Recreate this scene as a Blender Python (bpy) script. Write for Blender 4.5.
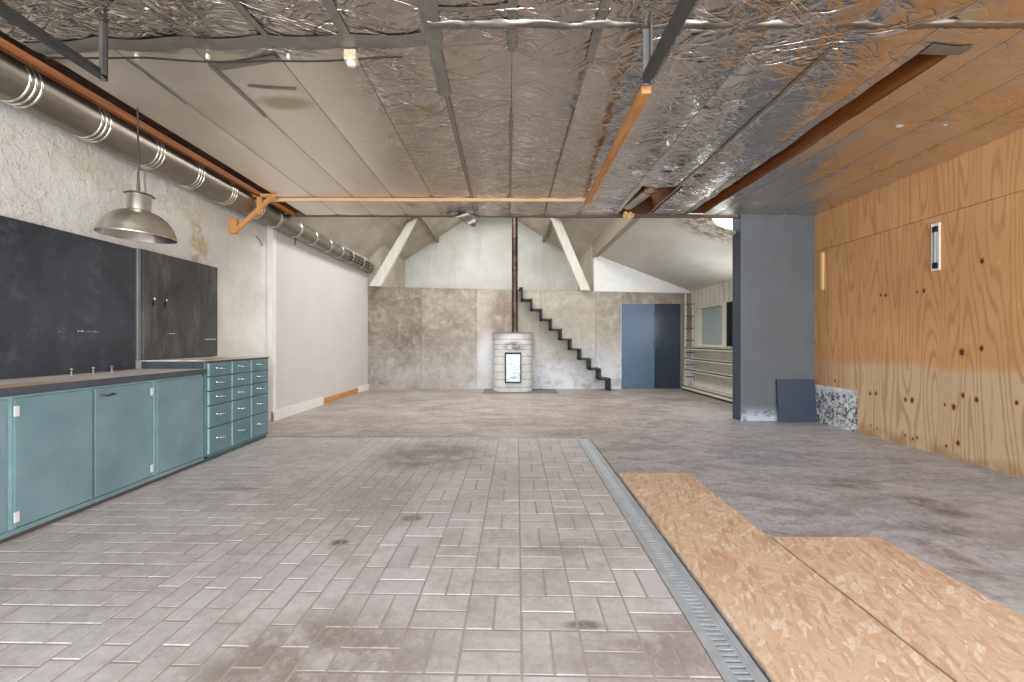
import bpy, math, random
from mathutils import Vector, noise as mnoise, Matrix
random.seed(7)
SC = bpy.context.scene
for o in list(bpy.data.objects): bpy.data.objects.remove(o)
COL = SC.collection
PI = math.pi
R = math.radians

# ---------------------------------------------------------------- camera, sky, lights, exposure
cam_d = bpy.data.cameras.new('camera')
cam = bpy.data.objects.new('camera', cam_d); COL.objects.link(cam)
cam.location = (0, 0, 1.15); cam.rotation_euler = (R(90), 0, 0)
cam_d.sensor_width = 36; cam_d.lens = 426 / 1024 * 36
cam_d.shift_x = 4 / 1024; cam_d.shift_y = -1 / 1024
cam_d.clip_start = 0.02
SC.camera = cam
SC.view_settings.view_transform = 'Standard'; SC.view_settings.look = 'None'
SC.view_settings.gamma = 1; SC.view_settings.use_curve_mapping = False
SC.view_settings.exposure = 0.66

w = bpy.data.worlds.new('sky'); SC.world = w; w.use_nodes = True
wb = w.node_tree.nodes['Background']
wb.inputs['Color'].default_value = (0.86, 0.93, 1.0, 1); wb.inputs['Strength'].default_value = 1.5

def area(name, loc, rot, sx, sy, power, col):
    d = bpy.data.lights.new(name, 'AREA'); d.shape = 'RECTANGLE'; d.size = sx; d.size_y = sy
    d.energy = power; d.color = col
    o = bpy.data.objects.new(name, d); COL.objects.link(o); o.location = loc; o.rotation_euler = rot
    return o
# daylight through the wide open doorway behind the camera; back hall and side bay lamps are added fill
area('doorway_daylight', (0.5, -2.3, 1.45), (R(90), 0, 0), 7.2, 2.5, 235, (0.93, 0.97, 1.0))
area('back_hall_fill', (-0.5, 7.6, 4.75), (0, 0, 0), 1.7, 2.2, 98, (1.0, 0.98, 0.95))  # added overhead fill, hidden by the ceiling edge, brightens the back hall
area('loft_area_light', (-0.5, 11.0, 4.6), (0, 0, 0), 1.5, 1.5, 16, (1.0, 1.0, 0.98))  # area lamp under the loft roof, which is closed above it
area('side_bay_fill', (4.2, 7.2, 1.45), (0, R(100), 0), 0.8, 1.2, 22, (0.95, 0.98, 1.0))  # added fill hidden behind the wall stub, brightens the wing roof; no window here

# ---------------------------------------------------------------- node helpers
class Mat:
    def __init__(s, name, rough=0.6, metal=0.0, spec=0.5):
        s.m = bpy.data.materials.new(name); s.m.use_nodes = True
        s.t = s.m.node_tree; s.n = s.t.nodes; s.l = s.t.links
        s.b = s.n['Principled BSDF']
        s.b.inputs['Roughness'].default_value = rough; s.b.inputs['Metallic'].default_value = metal
        s.b.inputs['Specular IOR Level'].default_value = spec
        s.tc = s.n.new('ShaderNodeTexCoord')
        s.P = s.tc.outputs['Object']
    def put(s, sock, v):
        if isinstance(v, bpy.types.NodeSocket): s.l.new(v, sock)
        elif isinstance(v, (tuple, list)): sock.default_value = tuple(v) + ((1,) if len(v) == 3 and len(sock.default_value) == 4 else ())
        else: sock.default_value = v
    def map(s, scale=(1, 1, 1), rot=(0, 0, 0), loc=(0, 0, 0), src=None):
        n = s.n.new('ShaderNodeMapping'); s.put(n.inputs['Vector'], src or s.P)
        n.inputs['Scale'].default_value = scale; n.inputs['Rotation'].default_value = rot; n.inputs['Location'].default_value = loc
        return n.outputs[0]
    def noise(s, scale=5, detail=4, rough=0.55, dist=0.0, vec=None, color=False):
        n = s.n.new('ShaderNodeTexNoise'); s.put(n.inputs['Vector'], vec or s.P)
        n.inputs['Scale'].default_value = scale; n.inputs['Detail'].default_value = detail
        n.inputs['Roughness'].default_value = rough; n.inputs['Distortion'].default_value = dist
        return n.outputs[1 if color else 0]
    def vor(s, scale=5, vec=None, feat='F1', out='Color', rnd=1.0):
        n = s.n.new('ShaderNodeTexVoronoi'); s.put(n.inputs['Vector'], vec or s.P); n.feature = feat
        n.inputs['Scale'].default_value = scale; n.inputs['Randomness'].default_value = rnd
        return n.outputs[out]
    def ramp(s, fac, stops, interp='LINEAR'):
        n = s.n.new('ShaderNodeValToRGB'); s.put(n.inputs[0], fac); cr = n.color_ramp; cr.interpolation = interp
        while len(cr.elements) < len(stops): cr.elements.new(0.5)
        for e, (p, c) in zip(cr.elements, stops):
            e.position = p; e.color = (c, c, c, 1) if not isinstance(c, tuple) else c + (1,)
        return n.outputs[0]
    def mix(s, fac, a, b, mode='MIX'):
        n = s.n.new('ShaderNodeMix'); n.data_type = 'RGBA'; n.blend_type = mode; n.clamp_factor = True
        s.put(n.inputs[0], fac); s.put(n.inputs[6], a); s.put(n.inputs[7], b); return n.outputs[2]
    def math(s, op, a, b=0.0, c=0.0, clamp=False):
        n = s.n.new('ShaderNodeMath'); n.operation = op; n.use_clamp = clamp
        s.put(n.inputs[0], a); s.put(n.inputs[1], b); s.put(n.inputs[2], c); return n.outputs[0]
    def sep(s, v=None):
        n = s.n.new('ShaderNodeSeparateXYZ'); s.put(n.inputs[0], v or s.P); return n.outputs
    def rng(s, v, a, b, c=0.0, d=1.0, smooth=True):
        n = s.n.new('ShaderNodeMapRange'); n.interpolation_type = 'SMOOTHSTEP' if smooth else 'LINEAR'
        s.put(n.inputs[0], v)
        for i, q in enumerate((a, b, c, d)): n.inputs[1 + i].default_value = q
        return n.outputs[0]
    def blob(s, c, r):
        """1 inside an ellipsoid, soft edge"""
        v = s.map(scale=tuple(1 / q for q in r), loc=tuple(-c[i] / r[i] for i in range(3)))
        n = s.n.new('ShaderNodeVectorMath'); n.operation = 'LENGTH'; s.put(n.inputs[0], v)
        return s.rng(n.outputs['Value'], 0.35, 1.0, 1, 0)
    def bump(s, h, strength=0.4, dist=0.01, nrm=None):
        n = s.n.new('ShaderNodeBump'); s.put(n.inputs['Height'], h)
        n.inputs['Strength'].default_value = strength; n.inputs['Distance'].default_value = dist
        if nrm: s.put(n.inputs['Normal'], nrm)
        s.l.new(n.outputs[0], s.b.inputs['Normal']); return n.outputs[0]
    def attr(s, name='tint'):
        n = s.n.new('ShaderNodeAttribute'); n.attribute_name = name; return n.outputs['Fac']
    def col(s, v): s.put(s.b.inputs['Base Color'], v)
    def rough(s, v): s.put(s.b.inputs['Roughness'], v)

def srgb(r, g, b):
    f = lambda c: (c / 255 / 12.92) if c / 255 <= 0.04045 else ((c / 255 + 0.055) / 1.055) ** 2.4
    return (f(r), f(g), f(b))

def simple(name, c, rough=0.6, metal=0.0, var=0.15, scale=6, bump=0.0, spec=0.5, vec=None):
    m = Mat(name, rough, metal, spec)
    f = m.noise(scale, 5, 0.6, vec=m.map(vec) if vec else None)
    m.col(m.mix(m.ramp(f, [(0.3, 0.0), (0.7, 1.0)]), tuple(q * (1 - var) for q in c), tuple(min(1, q * (1 + var)) for q in c)))
    if bump: m.bump(f, bump, 0.004)
    return m.m

M = {}
# painted brick ------------------------------------------------
m = Mat('white_painted_brick', 0.75)
yz = m.sep(); cv = m.n.new('ShaderNodeCombineXYZ'); m.put(cv.inputs[0], yz[1]); m.put(cv.inputs[1], yz[2])
bt = m.n.new('ShaderNodeTexBrick'); m.put(bt.inputs['Vector'], cv.outputs[0]); bt.inputs['Scale'].default_value = 1.0
bt.inputs['Brick Width'].default_value = 0.22; bt.inputs['Row Height'].default_value = 0.065; bt.inputs['Mortar Size'].default_value = 0.006
bt.inputs['Mortar Smooth'].default_value = 1.0
n1 = m.noise(9, 8, 0.65); n2 = m.noise(30, 4, 0.6); n3 = m.noise(1.6, 4)
base = m.mix(m.ramp(n3, [(0.35, 0.0), (0.7, 1.0)]), srgb(214, 211, 204), srgb(236, 235, 231))
spots = m.ramp(m.noise(13, 6, 0.7, 1.2), [(0.66, 0.0), (0.74, 1.0)])
base = m.mix(m.math('MULTIPLY', spots, 0.3), base, srgb(178, 166, 146))
stain = m.math('MULTIPLY', m.blob((-3.45, 4.72, 2.1), (1, 0.2, 0.75)), m.rng(m.noise(7, 6, 0.7), 0.38, 0.6))
base = m.mix(m.math('MULTIPLY', stain, 0.8), base, srgb(188, 170, 122))
stain = m.math('MULTIPLY', m.blob((-3.45, 4.0, 2.55), (1, 1.5, 0.22)), m.rng(m.noise(6, 6, 0.7), 0.42, 0.62))
base = m.mix(m.math('MULTIPLY', stain, 0.5), base, srgb(205, 190, 150))
m.col(base)
h = m.math('ADD', m.math('MULTIPLY', bt.outputs['Fac'], -0.10), m.math('MULTIPLY', m.rng(n1, 0.42, 0.58), 0.5))
h = m.math('ADD', h, m.math('MULTIPLY', n2, 0.25))
h = m.math('ADD', h, m.math('MULTIPLY', m.ramp(m.noise(15, 3, 0.6, 1.0), [(0.60, 0.0), (0.66, 1.0)]), -0.9))
m.bump(h, 0.6, 0.014); M['brick'] = m.m

M['plaster'] = simple('white_plaster', srgb(208, 203, 200), 0.7, var=0.03, scale=2, bump=0.1)
M['white_paint'] = simple('white_paint', srgb(232, 230, 226), 0.5, var=0.05, scale=8)
M['cream_paint'] = simple('cream_paint', srgb(216, 212, 198), 0.6, var=0.06, scale=5)

# gable wall
m = Mat('pale_gable_plaster', 0.8)
base = m.mix(m.ramp(m.noise(1.5, 5, 0.6), [(0.35, 0.0), (0.7, 1.0)]), srgb(205, 205, 198), srgb(226, 227, 222))
base = m.mix(m.math('MULTIPLY', m.ramp(m.noise(2.2, 4, 0.6, vec=m.map((1, 1, 0.12))), [(0.55, 0.0), (0.72, 1.0)]), 0.35), base, srgb(160, 155, 148))
m.col(base); M['gable'] = m.m

# roof boards / soft board
m = Mat('beige_roof_board', 0.85)
base = m.mix(m.ramp(m.noise(1.2, 5, 0.6), [(0.3, 0.0), (0.7, 1.0)]), srgb(170, 160, 146), srgb(200, 193, 180))
base = m.mix(m.math('MULTIPLY', m.ramp(m.noise(3, 4, 0.6, vec=m.map((3, 0.25, 1))), [(0.5, 0.0), (0.7, 1.0)]), 0.3), base, srgb(150, 138, 122))
m.col(base); M['roofboard'] = m.m
m = Mat('stained_roof_board', 0.85)
base = m.mix(m.ramp(m.noise(1.4, 5, 0.6, vec=m.map((1, 0.5, 1))), [(0.3, 0.0), (0.7, 1.0)]), srgb(186, 182, 172), srgb(208, 204, 196))
st = m.math('MULTIPLY', m.blob((3.0, 6.3, 2.75), (0.75, 0.55, 1)), m.rng(m.noise(8, 6, 0.7, 1.0), 0.4, 0.6))
base = m.mix(m.math('MULTIPLY', st, 0.85), base, srgb(128, 98, 58))
m.col(base); M['wingboard'] = m.m

# concrete back wall
m = Mat('stained_concrete', 0.5, spec=0.4)
s = m.sep()
t = m.attr()
f = m.noise(1.3, 8, 0.65, 0.4)
base = m.mix(m.ramp(f, [(0.35, 0.0), (0.65, 1.0)]), srgb(104, 90, 75), srgb(156, 144, 128))
f5 = m.noise(7, 8, 0.8, 0.8); base = m.mix(m.math('MULTIPLY', m.ramp(f5, [(0.4, 1.0), (0.5, 0.0)]), 0.45), base, srgb(92, 82, 70)); base = m.mix(m.math('MULTIPLY', m.ramp(f5, [(0.52, 0.0), (0.62, 1.0)]), 0.35), base, srgb(196, 188, 176))
base = m.mix(m.math('MULTIPLY', m.ramp(m.noise(3.5, 7, 0.7, 1.0), [(0.5, 0.0), (0.68, 1.0)]), 0.5), base, srgb(196, 190, 180))
base = m.mix(m.rng(t, 0.0, 1.0, 0, 0.6, False), base, srgb(206, 198, 182))
pale = m.math('MULTIPLY', m.rng(s[2], 1.5, 0.1, 0, 1), m.rng(s[0], -1.5, 0.3, 0.3, 1))  # bluish window light on the lower wall by the stove, put into the colour
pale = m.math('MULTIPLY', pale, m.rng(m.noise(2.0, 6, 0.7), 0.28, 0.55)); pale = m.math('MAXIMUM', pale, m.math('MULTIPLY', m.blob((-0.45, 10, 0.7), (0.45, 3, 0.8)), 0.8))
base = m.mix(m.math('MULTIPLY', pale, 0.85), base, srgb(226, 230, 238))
dk = m.math('MULTIPLY', m.blob((-2.45, 10, 1.35), (0.7, 2, 0.5)), m.rng(m.noise(3, 5, 0.6), 0.35, 0.6))
base = m.mix(m.math('MULTIPLY', dk, 0.5), base, srgb(104, 94, 82))
rust = m.math('MULTIPLY', m.blob((-0.15, 10, 1.75), (0.45, 2, 0.85)), m.rng(m.noise(4, 5, 0.6), 0.25, 0.6))
base = m.mix(m.math('MULTIPLY', rust, 0.7), base, srgb(112, 84, 70))
sp = m.ramp(m.noise(9, 7, 0.8, 1.8), [(0.60, 0.0), (0.66, 1.0)])
base = m.mix(m.math('MULTIPLY', sp, 0.75), base, srgb(92, 82, 72))
ed = m.math('MULTIPLY', m.rng(s[2], 2.15, 2.4), m.rng(m.noise(6, 5, 0.7), 0.3, 0.6))
base = m.mix(m.math('MULTIPLY', ed, 0.5), base, srgb(110, 98, 84))
m.col(base); m.rough(m.rng(f, 0.3, 0.7, 0.35, 0.6)); m.bump(m.noise(25, 5), 0.15, 0.005); M['concrete_wall'] = m.m

# concrete floor
m = Mat('worn_concrete_floor', 0.45, spec=0.45)
s = m.sep()
f = m.noise(0.9, 8, 0.6, 0.6); f2 = m.noise(4.5, 7, 0.7, 0.8, vec=m.map((1, 0.8, 1), (0, 0, 0.4)))
right = m.rng(m.math('SUBTRACT', s[0], m.math('MULTIPLY', m.math('SUBTRACT', s[1], 5.0), 0.9)), 0.3, 3.2)
base = m.mix(right, srgb(158, 140, 125), srgb(164, 165, 175))
base = m.mix(m.math('MULTIPLY', m.ramp(f, [(0.38, 0.0), (0.62, 1.0)]), 0.5), base, srgb(186, 181, 177))
base = m.mix(m.math('MULTIPLY', m.ramp(f2, [(0.5, 0.0), (0.68, 1.0)]), 0.4), base, srgb(200, 197, 196))
base = m.mix(m.math('MULTIPLY', m.ramp(f2, [(0.30, 1.0), (0.44, 0.0)]), 0.35), base, srgb(88, 80, 76))
for c, r, k in (((2.95, 2.95, 0), (0.2, 0.28, 1), 0.8), ((2.6, 2.6, 0), (0.28, 0.16, 1), 0.55), ((2.75, 3.4, 0), (0.3, 0.2, 1), 0.6), ((3.1, 8.2, 0), (0.7, 0.45, 1), 0.6), ((2.35, 2.3, 0), (0.12, 0.4, 1), 0.5)):
    b = m.math('MULTIPLY', m.blob(c, r), m.rng(m.noise(5, 6, 0.7), 0.32, 0.52))
    base = m.mix(m.math('MULTIPLY', b, k), base, srgb(92, 82, 78))
f3 = m.noise(14, 8, 0.8, 0.8); base = m.mix(m.math('MULTIPLY', m.ramp(f3, [(0.42, 1.0), (0.52, 0.0)]), 0.35), base, srgb(108, 102, 100)); base = m.mix(m.math('MULTIPLY', m.ramp(f3, [(0.52, 0.0), (0.62, 1.0)]), 0.35), base, srgb(206, 204, 204))
f4 = m.noise(2.2, 8, 0.75, 1.2, vec=m.map((0.6, 1.5, 1))); base = m.mix(m.math('MULTIPLY', m.ramp(f4, [(0.5, 0.0), (0.6, 1.0)]), 0.4), base, srgb(196, 194, 197)); base = m.mix(m.math('MULTIPLY', m.ramp(f4, [(0.4, 1.0), (0.48, 0.0)]), 0.4), base, srgb(120, 114, 114))
fl = m.ramp(m.noise(19, 5, 0.8, 2.0), [(0.72, 0.0), (0.76, 1.0)])
base = m.mix(m.math('MULTIPLY', fl, 0.6), base, srgb(215, 212, 208))
m.col(base); m.rough(m.rng(f2, 0.3, 0.7, 0.33, 0.6)); m.bump(m.noise(18, 6, 0.7), 0.18, 0.006); M['concrete_floor'] = m.m

# pavers
m = Mat('grey_paver', 0.6, spec=0.25)
t = m.attr()
base = m.mix(t, srgb(184, 179, 178), srgb(200, 195, 194))
pk = m.ramp(m.noise(0.8, 3), [(0.45, 0.0), (0.65, 1.0)])
base = m.mix(m.math('MULTIPLY', pk, 0.4), base, srgb(184, 168, 162))
f = m.noise(7, 8, 0.7, 0.5)
base = m.mix(m.math('MULTIPLY', m.ramp(f, [(0.32, 1.0), (0.5, 0.0)]), 0.35), base, srgb(140, 132, 130))
base = m.mix(m.math('MULTIPLY', m.ramp(f, [(0.52, 0.0), (0.7, 1.0)]), 0.35), base, srgb(212, 209, 208))
for c, r, k, q in (((-0.75, 4.25, 0), (0.75, 0.75, 1), 0.75, (104, 94, 84)), ((-0.72, 1.5, 0), (0.6, 0.42, 1), 0.75, (128, 110, 98)), ((-1.0, 3.1, 0), (0.5, 0.6, 1), 0.45, (140, 128, 120)), ((0.75, 1.6, 0), (0.4, 0.25, 1), 0.6, (132, 112, 108)), ((0.35, 2.35, 0), (0.35, 0.14, 1), 0.4, (110, 100, 96)),
                (((-0.96), 2.42, 0), (0.07, 0.05, 1), 0.95, (60, 54, 54)), ((0.31, 1.72, 0), (0.12, 0.04, 1), 0.8, (84, 74, 74)), ((-0.62, 2.75, 0), (0.09, 0.07, 1), 0.7, (98, 78, 72)), ((0.42, 1.52, 0), (0.3, 0.3, 1), 0.4, (122, 108, 106)), ((-2.1, 3.3, 0), (0.25, 0.06, 1), 0.6, (90, 82, 80))):
    b = m.math('MULTIPLY', m.blob(c, r), m.rng(m.noise(3.5, 6, 0.7), 0.3, 0.55))
    base = m.mix(m.math('MULTIPLY', b, k), base, srgb(*q))
f3 = m.noise(22, 8, 0.8, 0.6); base = m.mix(m.math('MULTIPLY', m.ramp(f3, [(0.42, 1.0), (0.52, 0.0)]), 0.22), base, srgb(140, 132, 130)); base = m.mix(m.math('MULTIPLY', m.ramp(f3, [(0.52, 0.0), (0.62, 1.0)]), 0.3), base, srgb(214, 210, 208))
f4 = m.noise(1.6, 7, 0.75, 1.0); base = m.mix(m.math('MULTIPLY', m.ramp(f4, [(0.5, 0.0), (0.6, 1.0)]), 0.35), base, srgb(206, 204, 206)); base = m.mix(m.math('MULTIPLY', m.ramp(f4, [(0.4, 1.0), (0.48, 0.0)]), 0.28), base, srgb(156, 146, 142))
pit = m.ramp(m.noise(21, 3, 0.6), [(0.70, 0.0), (0.74, 1.0)])
base = m.mix(m.math('MULTIPLY', pit, 0.5), base, srgb(84, 78, 78))
m.col(base); m.rough(m.rng(f, 0.3, 0.7, 0.42, 0.65)); m.bump(m.noise(40, 5, 0.7), 0.2, 0.004); M['paver'] = m.m
M['grout'] = simple('pale_joint_sand', srgb(164, 152, 143), 0.9, var=0.12, scale=14)

# plywood
m = Mat('plywood_sheet', 0.55, spec=0.3)
s = m.sep(); t = m.attr()
tv = m.n.new('ShaderNodeCombineXYZ'); m.put(tv.inputs[0], s[0]); m.put(tv.inputs[1], m.math('ADD', s[1], m.math('MULTIPLY', t, 13.7))); m.put(tv.inputs[2], m.math('ADD', s[2], m.math('MULTIPLY', t, 5.0)))
gv = m.map((1, 2.3, 0.2), src=tv.outputs[0])
nz = m.noise(1.5, 1, 0.4, 0.15, vec=gv)
rings = m.math('SINE', m.math('ADD', m.math('MULTIPLY', nz, 120.0), m.math('MULTIPLY', m.noise(3, 4, 0.6, vec=m.map((1, 6, 0.6), src=tv.outputs[0])), 5.0)))
fine = m.noise(6, 5, 0.6, vec=m.map((1, 14, 0.8), src=tv.outputs[0]))
base = m.mix(m.rng(rings, 0.1, 1, 0, 1), srgb(208, 158, 106), srgb(188, 132, 80))
base = m.mix(m.math('MULTIPLY', m.ramp(fine, [(0.4, 0.0), (0.65, 1.0)]), 0.4), base, srgb(222, 176, 124))
base = m.mix(m.math('MULTIPLY', m.ramp(m.noise(0.9, 4), [(0.4, 0.0), (0.62, 1.0)]), 0.35), base, srgb(186, 132, 82))
sc = m.ramp(m.noise(5, 6, 0.75, 2.0, vec=m.map((1, 1, 1.3))), [(0.665, 0.0), (0.70, 1.0)])
base = m.mix(m.math('MULTIPLY', sc, 0.5), base, srgb(240, 214, 166))
wash = m.rng(m.math('ADD', s[2], m.math('MULTIPLY', m.noise(1.5, 3), 0.12)), 0.99, 0.86)
wash = m.math('MULTIPLY', wash, m.rng(s[1], 6.0, 5.1, 0.3, 1))
washc = m.mix(m.rng(rings, 0.1, 1, 0, 1), srgb(204, 184, 154), srgb(180, 154, 122))
base = m.mix(m.math('MULTIPLY', wash, 0.8), base, washc)
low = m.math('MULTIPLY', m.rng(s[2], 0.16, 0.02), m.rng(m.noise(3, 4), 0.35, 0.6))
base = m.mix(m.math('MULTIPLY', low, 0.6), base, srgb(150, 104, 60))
m.col(base); m.bump(rings, 0.05, 0.002); M['ply'] = m.m
M['knot_ring'] = simple('knot_ring', srgb(190, 132, 80), 0.6)
M['knot'] = simple('dark_knot', srgb(72, 44, 26), 0.7, var=0.3, scale=60)
M['ply_edge'] = simple('dark_plywood_gap', srgb(70, 44, 24), 0.8)

# osb
m = Mat('oriented_strand_board', 0.6, spec=0.3)
acc = None
for i, (rot, sc, lo, hi) in enumerate(((1.2, (9, 40, 1), (206, 176, 148), (222, 198, 174)), (0.35, (8, 36, 1), (202, 168, 138), (226, 204, 180)), (-0.7, (8, 36, 1), (208, 182, 156), (234, 218, 200)), (1.9, (10, 40, 1), (196, 160, 130), (220, 194, 166)))):
    wv = m.n.new('ShaderNodeVectorMath'); wv.operation = 'ADD'
    m.put(wv.inputs[0], m.P)
    dn = m.n.new('ShaderNodeVectorMath'); dn.operation = 'SCALE'; m.put(dn.inputs[0], m.noise(9, 3, color=True)); dn.inputs['Scale'].default_value = 0.02
    m.put(wv.inputs[1], dn.outputs[0])
    v = m.map(sc, (0, 0, 0), (i * 3.1, i * 7.7, 0), src=m.map((1, 1, 1), (0, 0, rot), src=wv.outputs[0]))
    c = m.vor(1.3, vec=v, out='Color'); cs = m.n.new('ShaderNodeSeparateColor'); m.put(cs.inputs[0], c)
    lay = m.mix(cs.outputs[0], srgb(*lo), srgb(*hi))
    gr = m.noise(4, 3, vec=v)
    lay = m.mix(m.math('MULTIPLY', m.ramp(gr, [(0.4, 0.0), (0.6, 1.0)]), 0.2), lay, srgb(170, 118, 74))
    acc = lay if acc is None else m.mix(m.rng(cs.outputs[1], 0.56, 0.60), acc, lay)
big = m.noise(1.8, 4, 0.6)
acc = m.mix(m.math('MULTIPLY', m.ramp(big, [(0.4, 0.0), (0.65, 1.0)]), 0.3), acc, srgb(206, 180, 156))
acc = m.mix(m.math('MULTIPLY', m.ramp(m.noise(2.6, 4, 0.6), [(0.55, 0.0), (0.7, 1.0)]), 0.35), acc, srgb(178, 128, 94))
m.col(acc); m.bump(m.noise(30, 4), 0.1, 0.003); M['osb'] = m.m

# foil ceiling
m = Mat('silver_foil_sheet', 0.3, 1.0)
s = m.sep()
film = m.math('MAXIMUM', m.rng(m.math('ADD', s[0], m.math('MULTIPLY', m.noise(1.2, 3), 1.0)), -1.1, -0.2), m.rng(m.math('ADD', s[1], m.math('MULTIPLY', m.noise(1.3, 3), 0.5)), 3.0, 2.7))
dv = m.n.new('ShaderNodeVectorMath'); dv.operation = 'SCALE'; m.put(dv.inputs[0], m.noise(1.3, 4, 0.6, color=True)); dv.inputs['Scale'].default_value = 0.55
av = m.n.new('ShaderNodeVectorMath'); av.operation = 'ADD'; m.put(av.inputs[0], m.P); m.put(av.inputs[1], dv.outputs[0])
c1 = m.vor(1.0, vec=m.map((1.3, 6.5, 1), (0, 0, 0.2), src=av.outputs[0]), out='Distance')
c2 = m.vor(1.0, vec=m.map((4.0, 13, 1), (0, 0, -0.45), src=av.outputs[0]), out='Distance')
c3 = m.vor(1.0, vec=m.map((16, 16, 1), (0, 0, 0.5), src=av.outputs[0]), out='Distance')
amt = m.rng(m.noise(0.9, 4, 0.6), 0.38, 0.62, 0.25, 1.0)
def crease(scale, vec, k):
    n_ = m.noise(scale, 3, 0.5, 0.6, vec=vec)
    return m.math('POWER', m.math('SUBTRACT', 1.0, m.math('MULTIPLY', m.math('ABSOLUTE', m.math('SUBTRACT', n_, 0.5)), 2.0), clamp=True), k)
k1 = crease(1.6, m.map((0.7, 2.4, 1), src=m.map((1, 1, 1), (0, 0, 0.35))), 22)
k2 = crease(2.2, m.map((0.7, 3.0, 1), (0, 0, 0), (4, 9, 0), src=m.map((1, 1, 1), (0, 0, -0.45))), 22)
k3 = crease(3.5, m.map((1.2, 1.6, 1), (0, 0, 0), (7, 3, 0)), 18)
ks = m.math('ADD', m.math('MULTIPLY', k1, 1.0), m.math('ADD', m.math('MULTIPLY', k2, 0.8), m.math('MULTIPLY', k3, 0.5)))
hgt = m.math('ADD', m.math('MULTIPLY', c1, 0.55), m.math('ADD', m.math('MULTIPLY', c2, 0.28), m.math('MULTIPLY', c3, 0.05)))
hgt = m.math('SUBTRACT', hgt, m.math('MULTIPLY', ks, 0.42))
hgt = m.math('MULTIPLY', hgt, m.rng(s[0], 2.0, 2.9, 1.0, 0.4))
hgt = m.math('MULTIPLY', hgt, m.math('MULTIPLY', amt, m.rng(film, 0, 1, 0.07, 1.0, False)))
base = m.mix(film, srgb(230, 223, 212), m.mix(m.rng(s[0], 0.6, 1.8), srgb(192, 184, 176), srgb(226, 222, 218)))
for c, q in (((-1.68, 3.2, 2.93), (0.27, 0.13, 1)), ((-0.67, 3.3, 2.93), (0.2, 0.13, 1)), ((-1.2, 5.6, 2.93), (0.2, 0.2, 1))):
    base = m.mix(m.math('MULTIPLY', m.math('MULTIPLY', m.blob(c, q), m.rng(m.noise(5, 4), 0.35, 0.5)), 0.7), base, srgb(168, 156, 118))
dirt = m.ramp(m.noise(1.1, 5, 0.6), [(0.45, 0.0), (0.7, 1.0)])
base = m.mix(m.math('MULTIPLY', dirt, 0.35), base, srgb(178, 170, 158))
cr = m.ramp(m.noise(6, 6, 0.75, 2.5), [(0.68, 0.0), (0.72, 1.0)])
m.col(base)
m.rough(m.math('ADD', m.math('ADD', m.rng(film, 0, 1, 0.46, 0.13, False), m.rng(s[0], 2.0, 2.9, 0.0, 0.13)), m.math('MULTIPLY', m.math('MULTIPLY', film, m.rng(m.noise(1.7, 4), 0.35, 0.65)), 0.13)))
m.bump(hgt, 0.9, 0.03); M['foil'] = m.m
M['tape'] = simple('grey_foil_tape', srgb(142, 139, 132), 0.45, 0.7, var=0.15, scale=12, bump=0.3)
M['tape_pale'] = simple('bright_foil_strip', srgb(150, 147, 142), 0.45, 1.0, var=0.08, scale=20, bump=0.5)
M['seam'] = simple('dark_board_seam', srgb(112, 104, 94), 0.8)

# metals and wood
m = Mat('galvanised_spiral_duct', 0.42, 0.9)
f = m.noise(3, 5, 0.6, vec=m.map((1, 0.4, 1)))
base = m.mix(m.ramp(f, [(0.3, 0.0), (0.7, 1.0)]), srgb(122, 113, 101), srgb(156, 148, 137)); m.col(base)
wv = m.n.new('ShaderNodeTexWave'); wv.bands_direction = 'Y'; m.put(wv.inputs['Vector'], m.P); wv.inputs['Scale'].default_value = 9
m.bump(wv.outputs[1], 0.15, 0.002); M['duct'] = m.m
M['bright_metal'] = simple('bright_ribbed_metal', srgb(225, 223, 216), 0.22, 0.9, var=0.08)
M['dark_metal'] = simple('dark_grey_metal', srgb(86, 86, 84), 0.45, 0.6, var=0.2, scale=10)
M['hanger_metal'] = simple('grey_steel_angle', srgb(112, 112, 110), 0.5, 0.5, var=0.15, scale=10)
M['black_steel'] = simple('black_steel_plate', srgb(44, 42, 42), 0.5, 0.3, var=0.3, scale=9)
M['hearth'] = simple('dusty_hearth_plate', srgb(124, 118, 114), 0.7)
M['slot'] = simple('dark_slot', srgb(30, 28, 28), 0.9)
M['galv'] = simple('galvanised_grating', srgb(198, 204, 210), 0.38, 0.45, var=0.12, scale=14)
M['drain_pit'] = simple('drain_pit', srgb(44, 50, 58), 0.7)
m = Mat('rusty_flue_pipe', 0.35, 0.7)
s = m.sep(); f = m.noise(3, 4, 0.6, vec=m.map((1, 1, 1.2)))
base = m.mix(m.ramp(f, [(0.4, 0.0), (0.6, 1.0)]), srgb(64, 52, 46), srgb(100, 82, 72)); m.col(base); M['flue'] = m.m

def wood(name, a, b, axis='Y', rough=0.65):
    m = Mat(name, rough, spec=0.3)
    sc = {'X': (0.6, 9, 9), 'Y': (9, 0.6, 9), 'Z': (9, 9, 0.6)}[axis]
    f = m.noise(2.5, 6, 0.6, 0.8, vec=m.map(sc))
    m.col(m.mix(m.ramp(f, [(0.3, 0.0), (0.7, 1.0)]), srgb(*a), srgb(*b))); m.bump(f, 0.1, 0.003)
    return m.m
M['wood_x'] = wood('pine_batten', (206, 164, 122), (232, 200, 164), 'X')
M['wood_y'] = wood('orange_timber', (176, 116, 62), (212, 158, 98), 'Y')
M['wood_bracket'] = wood('orange_bracket_wood', (200, 136, 78), (226, 170, 112), 'Z')
M['rust_joist'] = wood('rust_brown_joist', (96, 54, 28), (156, 92, 42), 'Y')
M['rust_dark'] = wood('dark_brown_joist', (64, 40, 26), (104, 64, 38), 'Y')
M['edge_beam'] = wood('dark_edge_beam', (84, 66, 52), (112, 92, 76), 'X')
M['strut'] = wood('painted_strut', (206, 200, 188), (228, 224, 214), 'Z')
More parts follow.
